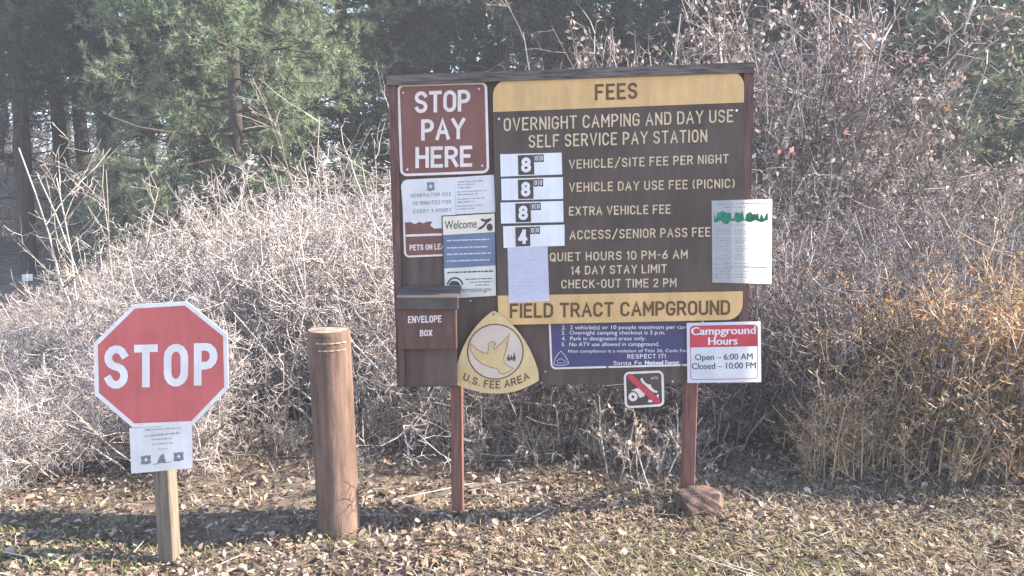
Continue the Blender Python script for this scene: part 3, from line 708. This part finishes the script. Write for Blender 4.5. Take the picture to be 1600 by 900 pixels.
# ------------------------------------------------------------------ stones
def rock(name, label, c, size, m, seed, flat=.5, rot=0, sub=5, blocky=False):
    bm = bmesh.new(); bmesh.ops.create_icosphere(bm, subdivisions=sub, radius=1); rg = np.random.default_rng(seed)
    pl = [(norm(rg.normal(0, 1, 3)), rg.uniform(.62, .9)) for _ in range(16)]; ph = rg.uniform(0, 6, 6)
    if blocky: pl = [(norm(np.array(a_, float) + rg.normal(0, .16, 3)), rg.uniform(.62, .76)) for a_ in ((1, 0, 0), (-1, 0, 0), (0, 1, 0), (0, -1, 0), (0, 0, 1), (0, 0, -1))] + [(norm(rg.normal(0, 1, 3)), rg.uniform(.78, .9)) for _ in range(8)]
    for v in bm.verts:
        p = np.array(v.co)
        for n_, d in pl:
            e = p @ n_ - d
            if e > 0: p = p - n_ * e * .9
        p = p * (1 + .03 * math.sin(7 * p[0] + ph[0]) * math.sin(6 * p[1] + ph[1]) + .02 * math.sin(15 * p[2] + 11 * p[0] + ph[2]) + .014 * math.sin(27 * p[0] + ph[3]) * math.sin(31 * p[1] + 23 * p[2] + ph[4]))
        x, y = p[0] * size[0], p[1] * size[1]
        v.co = (x * math.cos(rot) - y * math.sin(rot), x * math.sin(rot) + y * math.cos(rot), p[2] * size[2])
    me = bpy.data.meshes.new(name); bm.to_mesh(me); bm.free(); me.materials.append(m)
    o = bpy.data.objects.new(name, me); COL.objects.link(o); o.location = c; tag(o, label, "stone"); return o
c = at(1099, 797, 3.92); rock("stone", "rough blocky reddish stone at the foot of the board's right-hand post", (c[0], 3.95, c[2]), (.155, .13, .125), M['stone'], 23, rot=.25, blocky=True)

# ------------------------------------------------------------------ shrubs
def shrub_mesh(name, seed, m, n_stem=16, H=1.6, spread=.55, l2=7, l3=6, l4=4, wob=.10, rs=.008, leafm=None, leafn=0, leafs=.03, flat=False, upr=1.0):
    rg = np.random.default_rng(seed)
    st = np.stack([rg.normal(0, .16, n_stem), rg.normal(0, .16, n_stem), np.full(n_stem, -.05)], 1)
    a = rg.uniform(0, 6.283, n_stem); sp = spread * np.sqrt(rg.uniform(.02, 1, n_stem))
    dr = np.stack([np.cos(a) * sp, np.sin(a) * sp, np.full(n_stem, upr)], 1)
    ln = H * rg.uniform(.65, 1.05, n_stem); rd = rs * rg.uniform(.7, 1.3, n_stem)
    lv = grow(st, dr, ln, rd, [(6, wob, .02, l2, .45, .55, 48, .12), (4, wob * 1.3, .03, l3, .45, .62, 58, .08), (3, wob * 1.7, .02, l4, .5, .75, 60, .05), (2, .3, 0, 0, 0, 0, 0, 0)], rg)
    lv = [(a, b, np.maximum(r0, .0024), np.maximum(r1, .0015)) for a, b, r0, r1 in lv]
    V, F = join_tubes([(*x, 4 if k == 0 else 3) for k, x in enumerate(lv)])
    o = link_mesh(name, V, F, m)
    if leafm is not None:
        P0, P1, _, _ = lv[-1]; wt = np.exp(1.5 * fbm(P1[:, 0] * 2.2 + seed, P1[:, 1] * 2.2 + P1[:, 2] * 1.7, seed)); idx = rg.choice(len(P0), min(leafn, len(P0)), replace=False, p=wt / wt.sum())
        r = empty(name); bpy.data.objects.remove(r)
        LV, LF = leaves(P1[idx], leafs, .55, rg, norm(P1[idx] - P0[idx]), .4)
        r = empty(name); o.name = "branches"; o.parent = r
        lf = link_mesh("leaves", LV, LF, leafm); lf.parent = r
        return r
    return o
def px_of(x, y): return x / y * F_PX / 1  # near enough for layout
def place(proto, x, y, sc, rz, label, cat, group, first, sz=None):
    o = proto if first else copy_tree(proto)
    o.location = (x, y, float(ground_z(x, y)) - .02); o.rotation_euler = (0, 0, rz); o.scale = (sc, sc, sz or sc)
    tag(o, label, cat, group); return o
rg = np.random.default_rng(21)
protoA = [shrub_mesh("bare_shrub", 100 + k, M['twig'], n_stem=17, H=1.6, spread=.8, l2=8, l3=6, l4=3, wob=.16, rs=.011) for k in range(5)]
usedA = set()
def putA(k, x, y, h, label, group):
    place(protoA[k], x, y, h / 1.62, rg.uniform(0, 6.28), label, "shrub", group, k not in usedA); usedA.add(k)
def prof(px, pts): return float(np.interp(px, [p[0] for p in pts], [p[1] for p in pts]))
TOP_L = [(-300, 560), (0, 470), (70, 440), (150, 400), (300, 335), (400, 280), (480, 245), (560, 260), (640, 290), (760, 330)]
n = 0
for row, (Y0, n_, px0, px1, dtop) in enumerate(((4.25, 6, -220, 110, 150), (4.9, 8, -300, 330, 110), (5.6, 11, -300, 720, 60), (6.3, 12, -250, 760, 20), (7.1, 12, -200, 760, 0), (8.0, 12, -200, 800, 5))):
    for q_ in range(n_):
        px = px0 + (px1 - px0) * (q_ + rg.uniform(.15, .85)) / n_; Y = Y0 + rg.uniform(-.3, .3)
        if row == 0: Y = 4.2 + max(0, px + 50) * .002 + rg.uniform(-.1, .2)
        top = at(px, prof(px, TOP_L) + dtop + rg.uniform(-15, 30), Y); x = top[0]
        h = max(.5, top[2] - float(ground_z(x, Y)))
        putA(n % 5, x, Y, h, "bare pale grey shrub in the sunlit thicket between the STOP sign and the trees", "sunlit bare shrubs"); n += 1
# pale sapling that rises out of the thicket
rs_ = np.random.default_rng(5)
def sapling(name, px, base_py, top_py, Y, seed, label, n_stem=5, spread=.28, m='twigpale', rs=.016):
    b = at(px, base_py, Y); tp = at(px, top_py, Y); z0 = float(ground_z(b[0], Y)); H = tp[2] - z0
    o = shrub_mesh(name, seed, M[m], n_stem=n_stem, H=H, spread=spread, l2=6, l3=3, l4=2, wob=.07, rs=rs, upr=1.1)
    o.location = (b[0], Y, z0); tag(o, label, "sapling"); return o
sapling("sapling", 155, 420, 215, 6.2, 31, "pale leafless sapling with forked upright stems above the thicket, near the dark trunks", 5, .3, rs=.010)
sapling("sapling", 330, 500, 260, 5.9, 32, "thin leaning pale stem above the sunlit thicket", 3, .5, rs=.007)
sapling("sapling", 585, 300, 120, 7.4, 33, "slender pale bare saplings beside the board's upper left corner", 6, .14, rs=.008)
sapling("sapling", 450, 300, 150, 8.2, 34, "pale dead sapling in front of the light green conifer", 3, .25, rs=.008)

# right thicket: brown bare shrubs
protoB = [shrub_mesh("bare_shrub", 200 + k, M['twigbrown'], n_stem=20, H=1.6, spread=.45, l2=7, l3=5, l4=2, wob=.12, rs=.009, leafm=M['deadleaf'], leafn=160, leafs=.032) for k in range(3)]
usedB = set(); n = 0
TOP_R = [(700, 330), (1150, 290), (1250, 285), (1350, 300), (1450, 290), (1550, 300), (1800, 330)]
for row, (Y0, n_, px0, px1, dtop) in enumerate(((4.85, 3, 1230, 1600, 170), (5.3, 9, 760, 1680, 90), (5.9, 12, 800, 1950, 50), (6.6, 12, 740, 1950, 15), (7.4, 11, 760, 1950, 0))):
    for q_ in range(n_):
        px = px0 + (px1 - px0) * (q_ + rg.uniform(.15, .85)) / n_; Y = Y0 + rg.uniform(-.25, .3)
        top = at(px, prof(px, TOP_R) + dtop + rg.uniform(-15, 30), Y); x = top[0]; h = max(.5, top[2] - float(ground_z(x, Y))); k = n % 3
        place(protoB[k], x, Y, h / 1.62, rg.uniform(0, 6.28), "bare brown shrub in the thicket behind and beside the notice board", "shrub", "brown bare shrubs", k not in usedB); usedB.add(k); n += 1
# taller oak scrub with curled dead leaves
protoO = [shrub_mesh("oak_scrub", 300 + k, M['twigbrown'], n_stem=10, H=3.4, spread=.34, l2=9, l3=5, l4=2, rs=.016, leafm=M['deadleaf'], leafn=1150, leafs=.062) for k in range(2)]
usedO = set(); n = 0
for px, Y, top, lab in ((900, 8.8, 60, 0), (990, 9.2, 20, 0), (1080, 8.6, 20, 0), (1180, 8.8, 40, 0), (1270, 8.4, 30, 0), (1350, 8.9, -10, 0), (1420, 8.5, 25, 0), (1320, 9.8, -60, 0), (1500, 9.0, 200, 0), (1580, 8.6, 250, 0), (1680, 8.8, 230, 0), (1120, 10, -20, 0)):
    tp = at(px, top, Y); h = tp[2] - float(ground_z(tp[0], Y)); k = n % 2
    place(protoO[k], tp[0], Y, h / 3.3, rg.uniform(0, 6.28), "unseen tall scrub with pale dead leaves, added right of view to shade the thicket", "tall shrub", "oak scrub above the thicket", k not in usedO); usedO.add(k); n += 1
for x_, y_, h_ in ((4.9, 5.9, 2.6), (5.9, 6.5, 3.0)):  # unseen scrub right of the view, added to cast shade on the thicket
    place(protoO[n % 2], x_, y_, h_ / 3.3, rg.uniform(0, 6.28), "unseen tall scrub with pale dead leaves, added right of view to shade the thicket", "tall shrub", "oak scrub above the thicket", False); n += 1
for k_ in range(16):
    px = -160 + 420 * ((k_ * .618) % 1); Y = 15.5 + (k_ * .37 % 1) * 9
    place(protoA[k_ % 5], (px - 800) / F_PX * Y, Y, 1.1 + .7 * (k_ * .73 % 1), k_, "pale dry brush growing between the dark trunks of the wood", "shrub", "pale brush in the wood", False)
# straw coloured weeds and rusty bushes
def weed(name, px, base_py, top_py, Y, seed, label, lm, ln, ls, n_stem=26, spread=.3, tw='twigbrown', l2=6, l3=3):
    b = at(px, base_py, Y); tp = at(px, top_py, Y); z0 = float(ground_z(b[0], Y)); H = max(.25, tp[2] - z0)
    o = shrub_mesh(name, seed, M[tw], n_stem=n_stem, H=H, spread=spread, l2=l2, l3=l3, l4=2, rs=.005, leafm=M[lm], leafn=ln, leafs=ls)
    o.location = (b[0], Y, z0); tag(o, label, "weed" if 'weed' in name else "bush"); return o
weed("dry_weed", 1425, 770, 400, 4.6, 41, "tall straw-orange dried weed standing in the brown thicket", 'rustleaf', 4200, .024, 34, .15)
weed("dry_weed", 1310, 780, 450, 4.8, 42, "thin yellowish dried weed between the hours sign and the orange weed", 'straw', 1300, .02, 18, .2)
weed("rusty_bush", 1600, 820, 470, 4.45, 43, "rusty orange bush at the edge of the clearing", 'rustleaf', 9000, .034, 40, .45)
weed("rusty_bush", 1500, 800, 640, 4.7, 44, "low reddish bush between the orange weed and the rusty orange bush", 'rustleaf', 900, .022, 18, .5)
weed("dry_weed", 992, 705, 622, 4.4, 45, "pale dry weed with curled leaves under the slashed quad bike sign", 'deadleaf', 260, .032, 9, .42, 'twigpale', 3, 2)

for k_, (px, Y, top, lm) in enumerate(((1360, 4.75, 500, 'straw'), (1385, 4.6, 600, 'rustleaf'), (1455, 4.75, 470, 'rustleaf'), (1480, 4.6, 560, 'straw'), (1540, 4.9, 420, 'straw'), (1565, 4.4, 620, 'rustleaf'), (1590, 5.0, 380, 'straw'))):
    b_ = at(px, 760, Y); z_ = float(ground_z(b_[0], Y)); H_ = at(px, top, Y)[2] - z_
    o = shrub_mesh("dry_weed", 600 + k_, M['twigtan'], n_stem=34, H=H_, spread=.2, l2=6, l3=3, l4=2, wob=.05, rs=.0045, leafm=M[lm], leafn=1500, leafs=.02)
    o.location = (b_[0], Y, z_); tag(o, "upright tan dry weed at the sunny edge of the brown thicket", "weed", "tan weeds at the thicket edge")
for k_ in range(26):
    px, Y = ((560 + 620 * ((k_ * .618) % 1), 4.75 + .5 * (k_ * .37 % 1)) if k_ < 16 else (90 + 380 * ((k_ * .618) % 1), 4.7 + .5 * (k_ * .41 % 1)))
    x_ = (px - 800) / F_PX * Y * 1.02; h_ = .22 + .3 * (k_ * .53 % 1)
    if k_ == 0: lw = shrub_mesh("low_weed", 700, M['twigpale'], n_stem=12, H=.5, spread=.5, l2=4, l3=2, l4=2, wob=.1, rs=.003, leafm=M['deadleaf'], leafn=70, leafs=.03)
    place(lw, x_, Y, h_ / .5, k_ * 1.7, "low tuft of pale dry stems where the leaf litter meets the brush", "weed", "low dry stems at the brush edge", k_ == 0)
for k_ in range(12):
    px, Y = 1320 + 310 * ((k_ * .618) % 1), 4.5 + .4 * (k_ * .37 % 1)
    if k_ == 0: gw = shrub_mesh("golden_weed", 710, M['twigtan'], n_stem=40, H=.7, spread=.26, l2=6, l3=2, l4=2, wob=.05, rs=.004, leafm=M['straw'], leafn=1200, leafs=.024)
    place(gw, (px - 800) / F_PX * Y * 1.02, Y, (.55 + .5 * (k_ * .53 % 1)) / .7, k_ * 1.9, "golden feathery dry weed in front of the brown thicket", "weed", "golden weeds along the thicket", k_ == 0)
# a few leaves that still hold colour
def bright_leaves(name, px, py, Y, nl, mm, label, seed):
    rg_ = np.random.default_rng(seed); P = np.array(at(px, py, Y)) + rg_.normal(0, .035, (nl, 3)); V, F = leaves(P, .06, .6, rg_)
    b = np.array(at(px, py, Y)); st = b[None] - np.array([[.0, 0, .55]]); lv = [(st, b[None], np.array([.004]), np.array([.002]))]
    r = empty(name, tuple(st[0])); v, f = join_tubes([(*lv[0], 4)]); link_mesh("stem", v, f, M['twigbrown'], r); link_mesh("leaves", V, F, M[mm], r); tag(r, label, "leaf sprig"); return r
bright_leaves("leaf_sprig", 1481, 170, 7.9, 3, 'rustleaf', "single bright orange leaf sprig above the brown thicket", 1)
bright_leaves("leaf_sprig", 1239, 240, 6.8, 4, 'pinkleaf', "lower pink leaf sprig close to the board's right edge", 2)
bright_leaves("leaf_sprig", 1302, 205, 7.2, 4, 'pinkleaf', "upper small pink leaf sprig in the brown thicket", 3)
bright_leaves("leaf_sprig", 1425, 95, 8.2, 7, 'pinkleaf', "cluster of faded pink leaves high in the oak scrub", 4)

# ------------------------------------------------------------------ conifers
def conifer(name, seed, H, crown0, width, nm, ntuft, blade=.11, bw=.016, trunk_r=.13, whorl=.38, droop=-.1, per=6):
    rg_ = np.random.default_rng(seed); r = empty(name)
    nz = 14; z = np.linspace(-.2, H, nz); off = np.cumsum(rg_.normal(0, .03, (nz, 2)), 0)
    P = np.column_stack([off, z]); rad_ = trunk_r * (1 - .9 * np.clip(z / H, 0, 1))
    tv, tf = tubes(P[:-1], P[1:], rad_[:-1], rad_[1:], 8)
    n = int((H - crown0) / whorl) * 6; zz = crown0 + (H - crown0 - .2) * rg_.uniform(0, 1, n); st = np.column_stack([np.interp(zz, z, off[:, 0]), np.interp(zz, z, off[:, 1]), zz])
    a = rg_.uniform(0, 6.283, n); dr = np.column_stack([np.cos(a), np.sin(a), rg_.normal(droop, .18, n)])
    f = (zz - crown0) / (H - crown0); ln = width * (1.02 - f) ** .7 * rg_.uniform(.55, 1.1, n) + .15
    lv = grow(st, dr, ln, .012 + .018 * (1 - f), [(5, .1, .03, 7, .42, .5, 50, .25), (3, .16, .03, 4, .5, .5, 45, .2), (2, .2, .05, 0, 0, 0, 0, 0)], rg_)
    # dead lower limbs
    nd = 16; zz = rg_.uniform(.8, max(crown0, 1.2), nd); a = rg_.uniform(0, 6.283, nd); st = np.column_stack([np.interp(zz, z, off[:, 0]), np.interp(zz, z, off[:, 1]), zz])
    dl = grow(st, np.column_stack([np.cos(a), np.sin(a), rg_.normal(-.1, .2, nd)]), rg_.uniform(.4, 1.4, nd), np.full(nd, .014), [(4, .12, 0, 5, .4, .5, 50, .3), (3, .2, 0, 0, 0, 0, 0, 0)], rg_)
    v, fc = join_tubes([(*x, 3) for x in lv[:2]] + [(*x, 3) for x in dl])
    tr = link_mesh("trunk", tv, tf, M['bark'], None, True); tr.parent = r
    br = link_mesh("limbs", v, fc, M['bark']); br.parent = r
    P0 = np.concatenate([lv[1][0], lv[2][0], lv[2][1]]); P1 = np.concatenate([lv[1][1], lv[2][1], lv[2][1] + (lv[2][1] - lv[2][0])])
    idx = rg_.choice(len(P0), min(ntuft, len(P0)), replace=False)
    V, F = blades(P0[idx], norm(P1[idx] - P0[idx]) + np.array([0, 0, .25]), blade, bw, rg_, per, .8)
    cr = link_mesh("crown", V, F, M[nm]); cr.parent = r
    return r
def put_tree(proto, px, Y, first, label, group=None, sc=1.0, rz=0):
    x = (px - 800) / F_PX * Y * 1.0; o = proto if first else copy_tree(proto)
    o.location = (x, Y, float(ground_z(x, Y))); o.scale = (sc,) * 3; o.rotation_euler = (0, 0, rz)
    tag(o, label, "conifer", group); return o
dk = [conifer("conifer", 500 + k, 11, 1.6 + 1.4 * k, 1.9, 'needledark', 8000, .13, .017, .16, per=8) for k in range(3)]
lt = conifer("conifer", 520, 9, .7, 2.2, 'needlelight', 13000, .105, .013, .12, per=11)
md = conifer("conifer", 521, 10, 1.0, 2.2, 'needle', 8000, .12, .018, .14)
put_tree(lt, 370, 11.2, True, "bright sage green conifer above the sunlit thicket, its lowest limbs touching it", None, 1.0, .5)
put_tree(lt, 490, 13.6, False, "smaller light green conifer just beside the board's top left corner", None, .85, 2.2)
put_tree(lt, 315, 13.4, False, "sage green conifer behind the brightest one, next to the dark trunks", None, .95, 4.1)
put_tree(lt, 1600, 11.5, False, "green conifer above the scrub near the edge of the clearing, beyond the rusty bush", None, 1.0, 1.2)
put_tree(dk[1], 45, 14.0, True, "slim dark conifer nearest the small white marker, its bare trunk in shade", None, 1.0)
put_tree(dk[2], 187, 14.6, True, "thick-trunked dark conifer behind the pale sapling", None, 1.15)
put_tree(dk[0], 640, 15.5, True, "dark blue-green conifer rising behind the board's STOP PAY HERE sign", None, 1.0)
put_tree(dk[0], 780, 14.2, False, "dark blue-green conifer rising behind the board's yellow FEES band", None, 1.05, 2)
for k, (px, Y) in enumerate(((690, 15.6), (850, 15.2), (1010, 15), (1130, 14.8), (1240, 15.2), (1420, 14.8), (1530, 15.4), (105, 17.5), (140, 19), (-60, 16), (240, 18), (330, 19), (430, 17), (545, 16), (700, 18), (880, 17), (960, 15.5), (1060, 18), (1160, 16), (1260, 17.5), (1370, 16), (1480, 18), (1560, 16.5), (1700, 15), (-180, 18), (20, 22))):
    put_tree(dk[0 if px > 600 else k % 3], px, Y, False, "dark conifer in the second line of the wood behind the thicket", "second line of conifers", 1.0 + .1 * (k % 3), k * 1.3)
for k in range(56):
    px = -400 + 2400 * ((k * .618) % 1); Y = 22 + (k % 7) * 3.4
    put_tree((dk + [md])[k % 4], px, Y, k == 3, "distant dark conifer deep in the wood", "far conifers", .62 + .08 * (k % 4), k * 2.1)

# small white marker among the trees
t = empty("marker_sign", (at(42, 434, 11.5)[0], 11.5, float(ground_z(at(42, 434, 11.5)[0], 11.5)))); tag(t, "tiny white marker sign on a short stake in the shade of the dark trunks", "sign")
slab("panel", [(34, 429), (50.5, 428), (51, 438.5), (34.5, 439.5)], 11.5, .01, M['white'], t)
p = at(42, 434, 11.5); box("stake", p[0] - .02, p[0] + .02, 11.512, 11.55, float(t.location.z) - .1, p[2] + .02, M['stoppost'], t, 0)

# ------------------------------------------------------------------ leaf litter, grass
rg = np.random.default_rng(77)
def scatter(n, y0, y1, px0, px1, pw=1.0):
    Y = y0 + (y1 - y0) * rg.uniform(0, 1, n) ** pw; px = rg.uniform(px0, px1, n); x = (px - 800) / F_PX * Y
    return x, Y
x, y = scatter(80000, 3.0, 7.5, -150, 1750, 1.4)
keep = rg.uniform(0, 1, len(x)) < np.clip(.85 + .4 * fbm(x * 1.6, y * 1.6, 3), .35, 1); x, y = x[keep], y[keep]
P = np.column_stack([x, y, ground_z(x, y) + rg.uniform(.004, .03, len(x))])
n = len(P); a = rg.uniform(0, 6.283, n); d = np.column_stack([np.cos(a), np.sin(a), rg.normal(0, .3, n)]); d = norm(d)
up = norm(np.column_stack([rg.normal(0, .4, n), rg.normal(0, .4, n), np.ones(n)])); w = norm(np.cross(d, up)); up = np.cross(w, d)
big = rg.uniform(0, 1, n) < .42
L = (np.where(big, .034, .017) * rg.uniform(.5, 1.6, n))[:, None]; Wd = L * rg.uniform(.3, .75, n)[:, None]; cu = rg.uniform(-.15, .6, n)[:, None] * L; fo = rg.uniform(-.1, .55, n)[:, None] * Wd
V = np.stack([P - d * L * .5, P - d * L * .12 + w * Wd * .5 + up * fo, P + d * L * .22 + w * Wd * .38 + up * (fo + cu * .4), P + d * L * .5 + up * cu, P + d * L * .15 - w * Wd * .5 + up * (fo + cu * .3), P - d * L * .2 - w * Wd * .4 + up * fo * .8], 1).reshape(-1, 3)
b6 = (np.arange(n) * 6)[:, None]
LF = np.concatenate([b6 + np.array([[0, 1, 2, 3]]), b6 + np.array([[0, 3, 4, 5]])])
lf = link_mesh("leaf_litter", V, LF, M['litter']); tag(lf, "brown and straw coloured fallen leaves covering the clearing", "leaf litter", kind="stuff")
def grass(name, m, x, y, h, lean, label):
    n = len(x); P = np.column_stack([x, y, ground_z(x, y) - .005]); a = rg.uniform(0, 6.283, n); o = np.column_stack([np.cos(a), np.sin(a), np.zeros(n)])
    hh = (h * rg.uniform(.4, 1.4, n))[:, None]; ln_ = (lean * rg.uniform(.2, 1.6, n))[:, None]; wv = np.column_stack([-np.sin(a), np.cos(a), np.zeros(n)]) * .0028
    up = np.array([[0, 0, 1.]]); m1 = P + up * hh * .55 + o * hh * ln_ * .35; tp = P + up * hh * (.95 - .3 * np.clip(ln_, 0, 2)) + o * hh * ln_
    V = np.stack([P - wv, P + wv, m1 + wv * .8, m1 - wv * .8, tp], 1).reshape(-1, 3); b = np.arange(n) * 5
    F = [(*q_,) for q_ in np.stack([b, b + 1, b + 2, b + 3], 1)] + [(*q_,) for q_ in np.stack([b + 3, b + 2, b + 4], 1)]
    o_ = link_mesh(name, V, [list(map(int, f)) for f in F], m); tag(o_, label, "grass", kind="stuff")
x, y = scatter(70000, 2.9, 5.6, -100, 1700, 1.7)
keep = rg.uniform(0, 1, len(x)) < np.clip(.4 + .9 * fbm(x * 1.3 + 4, y * 1.3, 9) + .25 * (4.0 - y), .06, 1); grass("dry_grass", M['straw'], x[keep], y[keep], .06, 1.5, "short dry straw grass across the clearing")
x, y = scatter(16000, 2.9, 4.4, -100, 1700, 1.6); pxs = x / y * F_PX + 800
mask = np.exp(-((pxs - 1060) / 110) ** 2 - ((y - 3.45) / .22) ** 2) + np.exp(-((pxs - 60) / 180) ** 2 - ((y - 3.6) / .35) ** 2) * .8 + np.exp(-((pxs - 520) / 60) ** 2 - ((y - 3.7) / .12) ** 2) + .08 + .9 * np.exp(-((pxs - 1300) / 120) ** 2 - ((y - 3.4) / .2) ** 2)
keep = rg.uniform(0, 1, len(x)) < mask; grass("green_grass", M['greengrass'], x[keep], y[keep], .065, .9, "patches of green grass in front of the board and by the posts")
# loose sticks
k = 160; x, y = scatter(k, 3.2, 6, -50, 1650, 1.2); a = rg.uniform(0, 3.14, k); L = rg.uniform(.08, .5, k)
P0 = np.column_stack([x, y, ground_z(x, y) + .012]); P1 = P0 + np.column_stack([np.cos(a) * L, np.sin(a) * L, rg.normal(.01, .02, k)])
v, f = join_tubes([(P0, P1, np.full(k, .004), np.full(k, .0025), 4)]); tag(link_mesh("fallen_twigs", v, f, M['twig']), "fallen grey twigs scattered over the leaf litter", "twigs", kind="stuff")

# ------------------------------------------------------------------ haze added to lift the darks like lens glare
hz = bpy.data.materials.new("glare_haze"); hz.use_nodes = True; hn = hz.node_tree; hn.nodes.remove(hn.nodes["Principled BSDF"])
pv = hn.nodes.new("ShaderNodeVolumePrincipled"); pv.inputs["Color"].default_value = (.93, .94, 1, 1); pv.inputs["Density"].default_value = .0042; pv.inputs["Anisotropy"].default_value = 0
hn.links.new(pv.outputs[0], hn.nodes["Material Output"].inputs["Volume"])
o = box("glare_haze", -330, 330, -150, 330, -2, 20, hz, None, 0); tag(o, kind="stuff")
